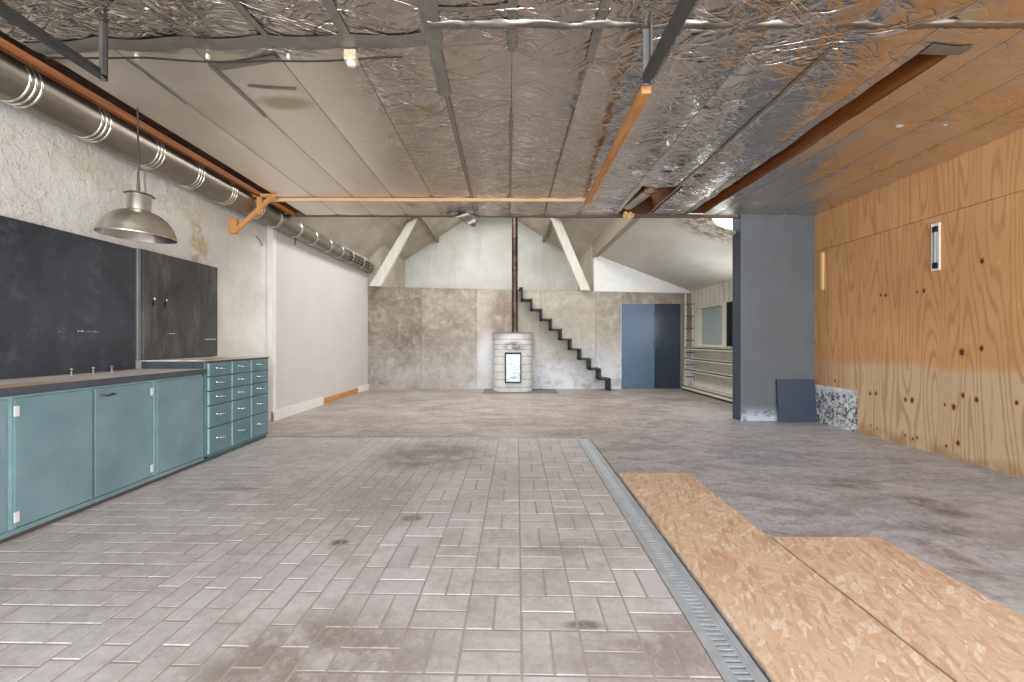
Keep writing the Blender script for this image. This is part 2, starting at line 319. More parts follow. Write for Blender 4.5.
M['purlin'] = wood('brown_purlin', (134, 122, 108), (156, 144, 130), 'Y')
M['stick'] = wood('yellow_stick_wood', (222, 178, 112), (240, 206, 148), 'Z')
m = Mat('rusty_corrugated_sheet', 0.8, 0.2)
m.col(m.ramp(m.noise(4, 6, 0.7), [(0.3, srgb(46, 36, 30)), (0.55, srgb(84, 58, 40)), (0.75, srgb(140, 88, 50))])); M['corr'] = m.m

# painted furniture
def teal(name, a, b, spots):
    m = Mat(name, 0.4, spec=0.5)
    base = m.mix(m.ramp(m.noise(2.2, 5, 0.6), [(0.3, 0.0), (0.7, 1.0)]), srgb(*a), srgb(*b))
    st = m.ramp(m.noise(7, 5, 0.7, vec=m.map((1, 4, 0.45))), [(0.66, 0.0), (0.74, 1.0)])
    base = m.mix(m.math('MULTIPLY', st, 0.5), base, srgb(72, 84, 84))
    ch = m.ramp(m.noise(20, 3, 0.6), [(0.74, 0.0), (0.77, 1.0)])
    base = m.mix(m.math('MULTIPLY', ch, spots), base, srgb(200, 214, 216))
    m.col(base); m.bump(m.noise(9, 4), 0.06, 0.003); return m.m
M['teal'] = teal('blue_green_gloss_paint', (110, 138, 146), (135, 161, 169), 0.6)
M['teal_drawer'] = teal('green_drawer_paint', (90, 121, 128), (112, 144, 151), 0.3)
M['teal_pale'] = simple('pale_blue_edge_paint', srgb(168, 204, 208), 0.4, var=0.12, scale=18)
M['teal_dark'] = simple('dark_carcass_paint', srgb(70, 92, 92), 0.5, var=0.15)
M['toe'] = simple('dusty_brown_plinth', srgb(96, 88, 78), 0.8, var=0.25, scale=9)
M['slate'] = simple('dark_slate_edge', srgb(74, 78, 86), 0.45, var=0.3, scale=10)
m = Mat('dusty_worktop', 0.55)
s = m.sep(); f = m.noise(4, 6, 0.7, 0.6, vec=m.map((1.5, 0.6, 1)))
base = m.mix(m.ramp(f, [(0.35, 0.0), (0.6, 1.0)]), srgb(226, 218, 213), srgb(244, 240, 236))
br = m.math('MULTIPLY', m.math('MULTIPLY', m.rng(s[1], 0.3, -0.2), m.rng(s[0], 0.02, 0.1)), m.rng(m.noise(2.5, 5, 0.6), 0.35, 0.5))
base = m.mix(m.math('MULTIPLY', br, 0.75), base, srgb(206, 160, 116)); m.col(base); M['worktop'] = m.m
m = Mat('blackboard_paint', 0.42, spec=0.45)
base = m.mix(m.ramp(m.noise(1.6, 6, 0.65, 0.6), [(0.35, 0.0), (0.7, 1.0)]), srgb(48, 51, 58), srgb(74, 78, 86))
base = m.mix(m.math('MULTIPLY', m.ramp(m.noise(5, 6, 0.75), [(0.54, 0.0), (0.66, 1.0)]), 0.25), base, srgb(120, 124, 132))
m.col(base); m.rough(m.rng(m.noise(3, 5), 0.3, 0.7, 0.32, 0.5)); M['board'] = m.m
m = Mat('black_cupboard_paint', 0.42, spec=0.45)
base = m.mix(m.ramp(m.noise(2.0, 6, 0.65, 0.6), [(0.35, 0.0), (0.7, 1.0)]), srgb(60, 61, 62), srgb(84, 84, 84))
base = m.mix(m.math('MULTIPLY', m.ramp(m.noise(3.5, 6, 0.75, vec=m.map((1, 2, 0.5))), [(0.5, 0.0), (0.66, 1.0)]), 0.4), base, srgb(132, 128, 118))
m.col(base); M['cupboard'] = m.m
M['chalk'] = simple('chalk', srgb(205, 205, 205), 0.9)
M['alu'] = simple('aluminium_strip', srgb(150, 152, 156), 0.4, 0.5, var=0.1)
m = Mat('brushed_aluminium', 0.33, 0.9)
m.col(m.ramp(m.noise(6, 5, 0.6), [(0.3, srgb(178, 172, 160)), (0.7, srgb(206, 202, 192))])); M['lamp'] = m.m
M['lamp_in'] = simple('polished_reflector', srgb(190, 188, 184), 0.18, 1.0, var=0.15, scale=14)
M['chrome'] = simple('chrome', srgb(230, 230, 228), 0.15, 1.0, var=0.03)
M['cable'] = simple('black_cable', srgb(40, 38, 36), 0.6)
M['brass_box'] = simple('cream_plastic_box', srgb(200, 188, 160), 0.5, var=0.2, scale=40)

m = Mat('slate_blue_paint', 0.5, spec=0.4)
base = m.mix(m.ramp(m.noise(1.0, 4, 0.6), [(0.3, 0.0), (0.7, 1.0)]), srgb(100, 105, 110), srgb(112, 118, 123))
s = m.sep()
fl = m.math('MULTIPLY', m.math('MULTIPLY', m.rng(s[2], 0.24, 0.0), m.rng(m.noise(9, 6, 0.75), 0.36, 0.52)), m.rng(s[1], 6.14, 6.08))
base = m.mix(m.math('MULTIPLY', fl, 0.9), base, srgb(206, 220, 234))
m.col(base); m.bump(m.noise(7, 4), 0.08, 0.004); M['bluewall'] = m.m
M['side_dark'] = simple('dark_side_colour', srgb(54, 62, 78), 0.5, var=0.06)  # end face of the wall stub, coloured darker than its front
M['bluepanel'] = simple('dark_blue_panel_paint', srgb(66, 76, 94), 0.45, var=0.06)
M['door_blue'] = simple('blue_door_paint', srgb(88, 108, 130), 0.35, var=0.06, scale=3)
M['door_dark'] = simple('dark_navy_door', srgb(52, 62, 78), 0.25, var=0.08, scale=3)
m = Mat('peeling_rubble_wall', 0.85)
f = m.vor(26, vec=m.map((1, 1, 1.5)), feat='DISTANCE_TO_EDGE', out='Distance')
g = m.noise(16, 5, 0.7, 1.0)
base = m.mix(m.rng(g, 0.44, 0.56), srgb(58, 54, 54), srgb(214, 216, 220)); base = m.mix(m.ramp(f, [(0.02, 1.0), (0.06, 0.0)]), base, srgb(210, 212, 216))
base = m.mix(m.rng(m.sep()[2], 0.42, 0.5), base, srgb(214, 218, 224))
m.col(base); m.bump(g, 0.8, 0.02); M['rubble'] = m.m

m = Mat('light_grey_stone', 0.65)
f = m.noise(5, 6, 0.7)
base = m.mix(m.ramp(f, [(0.3, 0.0), (0.7, 1.0)]), srgb(200, 198, 195), srgb(226, 225, 223))
soot = m.math('MULTIPLY', m.blob((0.05, -0.42, 1.0), (0.36, 0.5, 0.16)), m.rng(m.noise(7, 4), 0.3, 0.55))
base = m.mix(m.math('MULTIPLY', soot, 0.8), base, srgb(84, 82, 82)); m.col(base); m.bump(f, 0.1, 0.004); M['stone'] = m.m
M['stone_joint'] = simple('stone_joint', srgb(160, 158, 156), 0.9)
m = Mat('glass_painted_reflection', 0.12, 0.0, 0.8)  # daylight mirrored in the stove glass is put into its pale colour
m.col(m.ramp(m.noise(9, 5, 0.7, 1.5, vec=m.map((0.5, 1, 1.6))), [(0.35, srgb(150, 176, 178)), (0.5, srgb(226, 244, 242)), (0.7, srgb(240, 252, 250))])); M['stove_glass'] = m.m
m = Mat('frosted_glass', 0.35, 0.0, 0.6); m.col(srgb(160, 172, 170)); M['frosted'] = m.m
M['curtain'] = simple('black_cloth', srgb(24, 24, 26), 0.9)
M['foam'] = simple('yellow_insulation_foam', srgb(214, 186, 130), 0.9, var=0.25, scale=20, bump=0.6)
M['copper'] = simple('copper_clamp', srgb(196, 116, 70), 0.3, 0.9)
M['paper'] = simple('torn_white_board', srgb(236, 232, 222), 0.8, var=0.04)

# ---------------------------------------------------------------- mesh helpers
class MB:
    def __init__(s): s.v = []; s.f = []; s.mi = []; s.ti = []; s.sm = []
    def add(s, vs, fs, mi=0, t=0.5, sm=False):
        b = len(s.v); s.v += [tuple(q) for q in vs]
        for f in fs: s.f.append(tuple(b + i for i in f)); s.mi.append(mi); s.ti.append(t); s.sm.append(sm)
        return s
    def hexa(s, p, mi=0, t=0.5):
        return s.add(p, [(0, 3, 2, 1), (4, 5, 6, 7), (0, 1, 5, 4), (1, 2, 6, 5), (2, 3, 7, 6), (3, 0, 4, 7)], mi, t)
    def box(s, x0, x1, y0, y1, z0, z1, mi=0, t=0.5, ch=0.0):
        if ch <= 0: return s.hexa([(x0, y0, z0), (x1, y0, z0), (x1, y1, z0), (x0, y1, z0), (x0, y0, z1), (x1, y0, z1), (x1, y1, z1), (x0, y1, z1)], mi, t)
        import bmesh
        bm = bmesh.new(); bmesh.ops.create_cube(bm, size=1)
        for v in bm.verts: v.co = Vector((x0 + (v.co.x + .5) * (x1 - x0), y0 + (v.co.y + .5) * (y1 - y0), z0 + (v.co.z + .5) * (z1 - z0)))
        bmesh.ops.bevel(bm, geom=bm.edges[:], offset=min(ch, .45 * min(abs(x1 - x0), abs(y1 - y0), abs(z1 - z0))), segments=2, affect='EDGES', profile=0.6)
        bm.verts.index_update(); s.add([v.co[:] for v in bm.verts], [[q.index for q in f.verts] for f in bm.faces], mi, t); bm.free(); return s
    def prism(s, poly, d, mi=0, t=0.5):
        """poly: list of 3d points, d: extrusion vector"""
        n = len(poly); d = Vector(d); a = [Vector(p) for p in poly]; b = [p + d for p in a]
        return s.add(a + b, [tuple(range(n))[::-1], tuple(range(n, 2 * n))] + [(i, (i + 1) % n, n + (i + 1) % n, n + i) for i in range(n)], mi, t)
    def bar(s, p, q, wd, ht, up=(0, 0, 1), mi=0, t=0.5):
        p = Vector(p); q = Vector(q); d = (q - p).normalized(); u = Vector(up); sd = d.cross(u).normalized(); u = sd.cross(d)
        a = sd * wd / 2; b = u * ht / 2
        return s.hexa([p - a - b, p + a - b, q + a - b, q - a - b, p - a + b, p + a + b, q + a + b, q - a + b], mi, t)
    def tube(s, pts, r, n=12, mi=0, cap=True):
        pts = [Vector(p) for p in pts]; rs = r if isinstance(r, (list, tuple)) else [r] * len(pts)
        vs = []; fs = []; u = None
        for i, p in enumerate(pts):
            d = (pts[min(i + 1, len(pts) - 1)] - pts[max(i - 1, 0)]).normalized()
            if u is None: u = d.orthogonal().normalized()
            u = (u - d * u.dot(d)).normalized(); w2 = d.cross(u)
            for k in range(n):
                a = 2 * PI * k / n; vs.append(p + (u * math.cos(a) + w2 * math.sin(a)) * rs[i])
        for i in range(len(pts) - 1):
            for k in range(n): fs.append((i * n + k, i * n + (k + 1) % n, (i + 1) * n + (k + 1) % n, (i + 1) * n + k))
        s.add(vs, fs, mi, 0.5, True)
        if cap: s.add(vs[:n], [tuple(range(n))[::-1]], mi); s.add(vs[-n:], [tuple(range(n))], mi)
        return s
    def lathe(s, prof, c=(0, 0, 0), n=32, mi=0, mat=None):
        vs = []; fs = []
        for (r, z) in prof:
            for k in range(n):
                a = 2 * PI * k / n; v = Vector((r * math.cos(a), r * math.sin(a), z))
                if mat: v = mat @ v
                vs.append(v + Vector(c))
        for i in range(len(prof) - 1):
            for k in range(n): fs.append((i * n + k, i * n + (k + 1) % n, (i + 1) * n + (k + 1) % n, (i + 1) * n + k))
        return s.add(vs, fs, mi, 0.5, True)
    def build(s, name, mats, parent=None, origin=None, kind=None):
        if not isinstance(mats, (list, tuple)): mats = [mats]
        if parent is not None: org = Vector(parent['_o'])
        else: org = Vector(origin) if origin else Vector((0, 0, 0))
        me = bpy.data.meshes.new(name); me.from_pydata([tuple(Vector(v) - org) for v in s.v], [], s.f)
        for q in mats: me.materials.append(M[q] if isinstance(q, str) else q)
        me.polygons.foreach_set('material_index', s.mi); me.polygons.foreach_set('use_smooth', s.sm)
        at = me.attributes.new('tint', 'FLOAT', 'FACE'); at.data.foreach_set('value', s.ti)
        me.update()
        o = bpy.data.objects.new(name, me); COL.objects.link(o); o['_o'] = tuple(org)
        if parent is not None: o.parent = parent
        else: o.location = org
        if kind: o['kind'] = kind
        return o

def bevel(o, wd=0.003, seg=2):
    b = o.modifiers.new('bevel', 'BEVEL'); b.width = wd; b.segments = seg; b.limit_method = 'ANGLE'; b.angle_limit = R(40); return o
def tag(o, label, cat, group=None):
    o['label'] = label; o['category'] = cat
    if group: o['group'] = group
    return o
def thing(name, label, cat, loc, group=None):
    o = bpy.data.objects.new(name, None); COL.objects.link(o); o.location = loc; o['_o'] = tuple(loc); o.empty_display_size = 0.1
    return tag(o, label, cat, group)
def struct(name, mb, mats, parent=None): return mb.build(name, mats, parent, kind=None if parent else 'structure')

# ---------------------------------------------------------------- room shell
TH = R(1.2); O = Vector((0.0533, 1.689, 0)); PX = Vector((math.cos(TH), -math.sin(TH), 0)); PD = Vector((math.sin(TH), math.cos(TH), 0))
W = 0.2268
def loc_(a, b, z=0.0): p = O + PX * a + PD * b; return (p.x, p.y, z)
BMAX = 3.306; BMIN = -1.3; AR = 3 * W
# sub-base under everything
f = MB()
f.box(-3.6, 4.5, -2.2, 12.8, -0.12, -0.075)
struct('floor_subbase', f, 'grout')
# concrete floor: behind the paving and right of the drain
f = MB()
e0 = loc_(-3.6, BMAX + 0.03); e1 = loc_(AR + 0.16, BMAX + 0.03)
f.prism([(-3.6, e0[1], -0.07), (e1[0], e1[1], -0.07), (4.45, loc_(4.4, BMAX + .03)[1], -0.07), (4.45, 10.1, -0.07), (-3.6, 10.1, -0.07)], (0, 0, 0.07))
g0 = loc_(AR + 0.16, -3.9)
f.prism([(g0[0], -2.2, -0.07), (4.45, -2.2, -0.07), (4.45, loc_(4.4, BMAX + .03)[1], -0.07), (e1[0], e1[1], -0.07)], (0, 0, 0.07))
struct('floor', f, 'concrete_floor')
# paving, laid as real pavers with chamfered edges over pale joint sand
f = MB()
P4 = [loc_(-3.15, BMIN, -0.07), loc_(AR, BMIN, -0.07), loc_(AR, BMAX, -0.07), loc_(-3.15, BMAX, -0.07)]
f.prism(P4, (0, 0, 0.0682), 1)
G = 0.0028
def paver(a0, a1, b0, b1):
    a0 = max(a0, -3.15); a1 = min(a1, AR); b0 = max(b0, BMIN); b1 = min(b1, BMAX)
    if a1 - a0 < 0.02 or b1 - b0 < 0.02: return
    a0 += G; a1 -= G; b0 += G; b1 -= G; c = 0.004; t = random.random(); dz = random.uniform(-0.0012, 0.0012)
    lo = [loc_(a0, b0, -0.02), loc_(a1, b0, -0.02), loc_(a1, b1, -0.02), loc_(a0, b1, -0.02)]
    mi_ = [loc_(a0, b0, -0.003 + dz), loc_(a1, b0, -0.003 + dz), loc_(a1, b1, -0.003 + dz), loc_(a0, b1, -0.003 + dz)]
    hi = [loc_(a0 + c, b0 + c, dz), loc_(a1 - c, b0 + c, dz), loc_(a1 - c, b1 - c, dz), loc_(a0 + c, b1 - c, dz)]
    fs = [(8, 9, 10, 11)]
    for k in range(4): fs += [(k, (k + 1) % 4, 4 + (k + 1) % 4, 4 + k), (4 + k, 4 + (k + 1) % 4, 8 + (k + 1) % 4, 8 + k)]
    f.add(lo + mi_ + hi, fs, 0, t)
for j in range(-7, 16):
    for i in range(-3, 3):
        a = i * W; b = j * W
        if (i + j) % 2:
            paver(a, a + W / 2, b, b + W); paver(a + W / 2, a + W, b, b + W)
        else:
            paver(a, a + W, b, b + W / 2); paver(a, a + W, b + W / 2, b + W)
for k in range(9):                                       # long courses running into the depth
    a = -3 * W - (k + 1) * W / 2
    for j in range(-8, 16):
        b = (j + (0.5 if k % 2 else 0.02 * k)) * W; paver(a, a + W / 2, b, b + W)
for j in range(-14, 32):                                 # courses running across, by the cabinets
    a = -7.5 * W + (0 if j % 2 else 0)
    b = j * W / 2; k = 0
    first = W * (0.5 if j % 2 else 1.0)
    paver(a - first, a, b, b + W / 2); a -= first
    while a > -3.2: paver(a - W, a, b, b + W / 2); a -= W
struct('brick_paving', f, ['paver', 'grout'])
# metal edging strip behind the paving
f = MB(); f.prism([loc_(-2.95, BMAX + .002, -0.03), loc_(AR, BMAX + .002, -0.03), loc_(AR, BMAX + 0.028, -0.03), loc_(-2.95, BMAX + 0.028, -0.03)], (0, 0, 0.036))
struct('trim_1', f, 'alu')

# linear drain channel
dr = thing('drain_channel', 'long galvanised drain channel with slotted grating beside the grey paving', 'drain', loc_(AR + 0.08, 1.0))
f = MB()
for a0, a1 in ((AR + .002, AR + .03), (AR + .118, AR + .147)):
    f.prism([loc_(a0, BMIN, -0.06), loc_(a1, BMIN, -0.06), loc_(a1, BMAX + .026, -0.06), loc_(a0, BMAX + .026, -0.06)], (0, 0, 0.062))
f.build('frame', 'galv', dr)
f = MB(); f.prism([loc_(AR + .03, BMIN, -0.069), loc_(AR + .118, BMIN, -0.069), loc_(AR + .118, BMAX, -0.069), loc_(AR + .03, BMAX, -0.069)], (0, 0, 0.03))
f.build('gutter', 'drain_pit', dr)
f = MB(); b = BMIN
while b < BMAX - 0.02:
    f.prism([loc_(AR + .046, b, -0.012), loc_(AR + .104, b, -0.012), loc_(AR + .104, b + 0.0145, -0.012), loc_(AR + .046, b + 0.0145, -0.012)], (0, 0, 0.013)); b += 0.0275
for a0, a1 in ((AR + .031, AR + .046), (AR + .104, AR + .117)):
    f.prism([loc_(a0, BMIN, -0.012), loc_(a1, BMIN, -0.012), loc_(a1, BMAX, -0.012), loc_(a0, BMAX, -0.012)], (0, 0, 0.013))
f.build('grating', 'galv', dr)

# left walls
f = MB(); f.box(-3.6, -3.42, -2.2, 6.05, -0.1, 3.12); struct('wall_left', f, 'brick')
f = MB(); f.prism([(-3.345, 6.14, -0.05), (-3.29, 10.0, -0.05), (-3.6, 10.0, -0.05), (-3.6, 6.14, -0.05)], (0, 0, 3.2)); struct('wall_left_rear', f, 'plaster')
f = MB(); f.box(-3.6, -3.34, 6.05, 6.14, -0.05, 3.0); struct('trim_2', f, 'white_paint')
f = MB(); f.prism([(-3.36, 6.05, 0), (-3.315, 6.05, 0), (-3.288, 7.6, 0), (-3.33, 7.6, 0)], (0, 0, 0.13)); struct('baseboard_left', f, 'white_paint')
f = MB(); f.prism([(-3.36, 7.6, 0), (-3.315, 7.6, 0), (-3.288, 9.35, 0), (-3.33, 9.35, 0)], (0, 0, 0.1)); struct('trim_3', f, 'wood_y')
f = MB(); f.box(-3.34, -3.26, 9.35, 9.98, 0, 0.12); struct('trim_4', f, 'white_paint')

# concrete back wall, cast panels with open joints
YB = 10.0
def ztop(x): return 2.405 - (x + 3.31) / 7.5 * 0.155
f = MB(); xs = [-3.6, -2.04, -0.74, 0.76, 2.06, 2.66]; tints = [0.1, 0.3, 0.85, 0.7, 0.5]
for k in range(5):
    x0, x1 = xs[k] + 0.004, xs[k + 1] - 0.004
    if k == 0: x0 = -3.6
    f.prism([(x0, YB, -0.05), (x1, YB, -0.05), (x1, YB, ztop(x1)), (x0, YB, ztop(x0))], (0, 0.16, 0), 0, tints[k])
f.prism([(2.658, YB, 2.0), (4.4, YB, 2.0), (4.4, YB, ztop(4.4)), (2.658, YB, ztop(2.658))], (0, 0.16, 0), 0, 0.25)
f.prism([(4.08, YB, -0.05), (4.4, YB, -0.05), (4.4, YB, 2.0), (4.08, YB, 2.0)], (0, 0.16, 0), 0, 0.2)
f.box(-3.6, 2.66, YB + 0.012, YB + 0.14, -0.05, 2.24, 0, 0.0)
struct('wall_back', f, 'concrete_wall')
# doors in it
d1 = MB().box(2.664, 3.43, YB - 0.03, YB + 0.02, 0.005, 1.995, ch=0.004).build('door_1', 'door_blue', kind='structure')
MB().box(3.395, 3.415, YB - 0.045, YB - 0.03, 0.95, 1.08, ch=0.003).build('handle', 'dark_metal', d1)
f = MB(); f.box(3.43, 4.06, YB + 0.08, YB + 0.12, 0.005, 2.02)
for x0, x1 in ((3.43, 3.5), (3.98, 4.06)): f.box(x0, x1, YB + 0.05, YB + 0.08, 0.005, 1.97)
for z0, z1 in ((0.005, 0.1), (0.28, 0.33), (1.88, 2.0)): f.box(3.5, 3.98, YB + 0.05, YB + 0.08, z0, z1)
struct('door_2', f, 'door_dark')
f = MB(); f.box(4.06, 4.1, YB - 0.03, YB + 0.15, 0, 2.0); struct('trim_5', f, 'purlin')

# loft above the concrete wall
f = MB(); f.box(-3.4, 2.1, YB + 0.16, 12.5, 2.15, 2.28); struct('loft_floor', f, 'roofboard')
f = MB(); f.prism([(-3.1, 12.4, 2.25), (2.1, 12.4, 2.25), (2.1, 12.4, 3.42), (-0.5, 12.4, 5.2), (-3.1, 12.4, 3.42)], (0, 0.1, 0)); struct('wall_gable', f, 'gable')
f = MB(); f.box(-3.15, -3.0, YB + 0.16, 12.4, 2.25, 3.45); f.prism([(-3.6, YB + .05, 2.3), (-3.0, YB + .05, 2.3), (-3.0, YB + .05, 3.40), (-3.6, YB + .05, 2.80)], (0, 0.11, 0)); struct('wall_loft_left', f, 'roofboard')
f = MB(); f.box(2.03, 2.12, YB + 0.16, 12.4, 2.2, 3.5); struct('wall_loft_right', f, 'roofboard')
f = MB(); f.prism([(2.03, YB + .02, 2.28), (4.4, YB + .02, 2.2), (4.4, YB + .02, 2.3), (2.1, YB + .02, 3.2), (2.03, YB + .02, 3.2)], (0, 0.12, 0)); struct('wall_back_upper', f, 'white_paint')

# pitched roof of the back hall (unseen ridge opening added to let light in)
RX, RZ = -0.5, 5.17
def roofstrip(f, x0, x1, y0, y1, s):
    z = lambda x: RZ - 0.68 * abs(x - RX)
    f.prism([(x0, y0, z(x0)), (x1, y0, z(x1)), (x1, y1, z(x1)), (x0, y1, z(x0))], (0, 0, 0.06))
f = MB()
roofstrip(f, -3.6, -1.5, 10.15, 12.5, -1); roofstrip(f, -2.6, -1.5, 6.05, 10.15, -1)
f.prism([(-3.6, 6.05, 2.75), (-2.6, 6.05, 3.742), (-2.6, 10.15, 3.742), (-3.6, 10.15, 2.75)], (0, 0, 0.06))
roofstrip(f, -1.5, RX, 9.0, 12.5, -1); roofstrip(f, -1.5, RX, 6.05, 6.5, -1)
roofstrip(f, RX, 0.5, 9.0, 12.5, 1); roofstrip(f, RX, 0.5, 6.05, 6.5, 1); roofstrip(f, 0.5, 2.12, 6.05, 12.5, 1)
struct('roof_slope', f, 'roofboard')
f = MB()
zw = lambda x: 3.14 - 0.384 * (x - 2.1)
f.prism([(2.06, 6.22, zw(2.06)), (4.5, 6.22, zw(4.5)), (4.5, YB + 0.15, zw(4.5)), (2.06, YB + 0.15, zw(2.06))], (0, 0, 0.05)); struct('roof_wing', f, 'wingboard')
f = MB(); f.box(2.0, 2.12, 6.2, YB + 0.1, 3.1, 3.45); struct('trim_6', f, 'purlin')
def purl(x):
    z = RZ - 0.68 * abs(x - RX); f = MB(); f.box(x - 0.04, x + 0.04, 6.2, 12.4, z - 0.13, z - 0.0); return f
struct('trim_7', purl(-2.04), 'purlin'); struct('trim_8', purl(1.04), 'purlin')
struct('trim_9', MB().box(RX - 0.05, RX + 0.05, 9.1, 12.4, RZ - 0.2, RZ - 0.04), 'purlin')

# inclined struts standing on the concrete wall
st = MB(); st.prism([(-3.22, 9.86, 2.403), (-2.94, 9.86, 2.398), (-2.12, 9.86, 3.98), (-2.34, 9.86, 3.85)], (0, 0.13, 0))
tag(st.build('roof_strut', 'strut', origin=(-3.02, 9.94, 2.4)), 'left white-painted inclined roof strut standing on the concrete wall by the duct end', 'beam', 'inclined roof struts')
st = MB(); st.prism([(1.69, 9.86, 2.303), (1.91, 9.86, 2.30), (1.2, 9.86, 3.97), (0.95, 9.86, 4.1)], (0, 0.13, 0))
tag(st.build('roof_strut', 'strut', origin=(1.9, 9.94, 2.31)), 'right white-painted inclined roof strut rising from the wall above the steel stair', 'beam', 'inclined roof struts')

# right wall: plywood sheets
XR = 4.32
XW = lambda y: 4.305 + (y - 3.5) * 0.0225
f = MB(); f.prism([(XW(-2.2) + 0.018, -2.2, -0.05), (4.6, -2.2, -0.05), (4.6, 6.3, -0.05), (XW(6.3) + 0.018, 6.3, -0.05)], (0, 0, 3.03), 1)
ys = [5.30, 4.08, 2.86, 1.64, 0.42, -0.8, -2.1]
def sheet(y0, y1, z0, z1):
    y0 += 0.002; y1 -= 0.002
    f.prism([(XW(y0), y0, z0), (XW(y0) + .017, y0, z0), (XW(y1) + .017, y1, z0), (XW(y1), y1, z0)], (0, 0, z1 - z0), 0, random.random())
sheet(5.30, 6.08, 0.52, 2.40); sheet(5.30, 6.08, 2.405, 2.95)
for a, b in zip(ys[1:], ys[:-1]): sheet(a, b, 0.0, 2.40); sheet(a, b, 2.405, 2.95)
KN = [(870.3, 393.8, 1.2), (876.1, 393.8, 1.2), (905.5, 399.7, 1.2), (912.2, 400.3, 1.5), (945, 404.7, .8), (953.8, 407, 1.5), (963.2, 395.3, 1.3), (976.7, 399.7, 1.3), (962, 352.2, 2.0), (981.7, 348.4, 1.5), (1016.9, 402.6, 1.1), (958.2, 443, 1.4), (946.5, 446, .9), (871, 426, .8), (877, 429, .7), (905.5, 435.5, .8), (912.8, 439.3, .8), (917.2, 437.8, .9), (880.7, 295, 1.0), (885.7, 295, 1.2), (917.3, 291.7, .9), (924, 290.7, 1.3), (982.3, 261.3, 1.5), (835, 381, 1.0)]
for u, v, q in KN:
    y = 4.32 * 426 / (u - 508); z = 1.15 + (340 - v) * y / 426; y = XW(y) * 426 / (u - 508); x = XW(y)
    for rad, mi_ in ((0.021, 2), (0.0125, 3)):
        ring_ = [(x - 0.0006 - 0.0005 * mi_, y + q * rad * 0.8 * math.cos(t * PI / 7) * (1 + .15 * math.sin(t * 2.3 + u)), z + q * rad * 1.25 * math.sin(t * PI / 7)) for t in range(14)]
        f.add(ring_, [tuple(range(14))], mi_)
struct('wall_right', f, ['ply', 'ply_edge', 'knot_ring', 'knot'])
f = MB()
nx, nz = 24, 16
for i in range(nx):
    for j in range(nz):
        y0 = 5.32 + i * 0.73 / nx; z0 = j * 0.52 / nz
        pts = [(y0, z0), (y0 + .73 / nx, z0), (y0 + .73 / nx, z0 + .52 / nz), (y0, z0 + .52 / nz)]
        f.add([(XW(y) - 0.004 - 0.02 * mnoise.noise(Vector((1, y * 11, z * 14))), y, z) for y, z in pts], [(0, 3, 2, 1)])
f.prism([(XW(5.31) + .002, 5.31, 0), (4.4, 5.31, 0), (4.4, 6.06, 0), (XW(6.06) + .002, 6.06, 0)], (0, 0, 0.52))
struct('wall_right_base', f, 'rubble')
# blue wall stub
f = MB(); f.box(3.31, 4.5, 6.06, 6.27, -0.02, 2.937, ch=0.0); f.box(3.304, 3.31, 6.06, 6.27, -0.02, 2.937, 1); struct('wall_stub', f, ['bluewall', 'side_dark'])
# rear side wall of the bay
f = MB(); f.box(4.315, 4.5, 6.27, 9.0 - 0.49, -0.02, 2.4); f.box(4.315, 4.5, 9.6, 10.1, -0.02, 2.4); f.box(4.315, 4.5, 8.5, 9.6, -0.02, 1.04); f.box(4.315, 4.5, 8.5, 9.6, 1.87, 2.4)
struct('wall_right_rear', f, 'cream_paint')
f = MB(); y = 6.3
while y < 10.0: f.box(4.285, 4.315, y, y + 0.13, 1.9, 2.33, ch=0.006); y += 0.2
struct('trim_10', f, 'cream_paint')
wn = MB().box(4.34, 4.35, 8.5, 9.6, 1.04, 1.87).build('window_1', 'frosted', kind='structure')
f = MB(); f.box(4.27, 4.36, 9.54, 9.62, 1.0, 1.9); f.box(4.27, 4.36, 8.36, 8.5, 1.0, 1.9); f.box(4.27, 4.36, 8.5, 9.54, 1.85, 1.9); f.box(4.27, 4.36, 8.5, 9.54, 1.0, 1.05)
f.build('window_frame', 'cream_paint', wn)
cu = MB()
cu.add([(4.25 + 0.02 * math.sin(k * 1.9), 8.28 - k * 0.03, z) for z in (1.03, 1.5, 1.88) for k in range(12)], [(r * 12 + k, r * 12 + k + 1, (r + 1) * 12 + k + 1, (r + 1) * 12 + k) for r in range(2) for k in range(11)], sm=True)
cu = cu.build('curtain', 'curtain', origin=(4.25, 8.1, 1.03)); so = cu.modifiers.new('t', 'SOLIDIFY'); so.thickness = 0.008
tag(cu, 'black cloth hanging at the frosted window edge beside the blue wall stub', 'curtain')
for z, ds, wdt in ((0.985, 'upper cream shelf directly below the frosted window', 0.0), (0.745, 'middle cream shelf on the back bay side wall', 0.0), (0.495, 'lowest of three cream shelves in the back bay', 0.0)):
    f = MB(); f.box(4.06, 4.312, 6.6, 9.82, z - 0.03, z, ch=0.003); f.box(4.06, 4.08, 6.6, 9.82, z - 0.05, z + 0.005, ch=0.003)
    tag(f.build('wall_shelf', 'cream_paint', origin=(4.31, 8, z)), ds, 'shelf', 'cream wall shelves in the back bay')
f = MB(); f.box(4.05, 4.312, 6.5, 9.9, 0.0, 0.03); f.box(4.05, 4.07, 6.5, 9.9, 0.0, 0.1); f.box(4.05, 4.312, 6.5, 9.9, 0.085, 0.1)
tag(f.build('floor_bench', 'cream_paint', origin=(4.2, 8, 0)), 'low cream ledge on the floor below the wall shelves', 'shelf')
lad = thing('shelf_ladder', 'cream shelf upright with thin dark rungs beside the dark blue door', 'ladder', (4.2, 9.9, 0.1))
f = MB(); f.box(4.1, 4.13, 9.86, 9.9, 0.102, 2.22); f.box(4.27, 4.3, 9.86, 9.9, 0.102, 2.22); f.build('upright', 'cream_paint', lad)
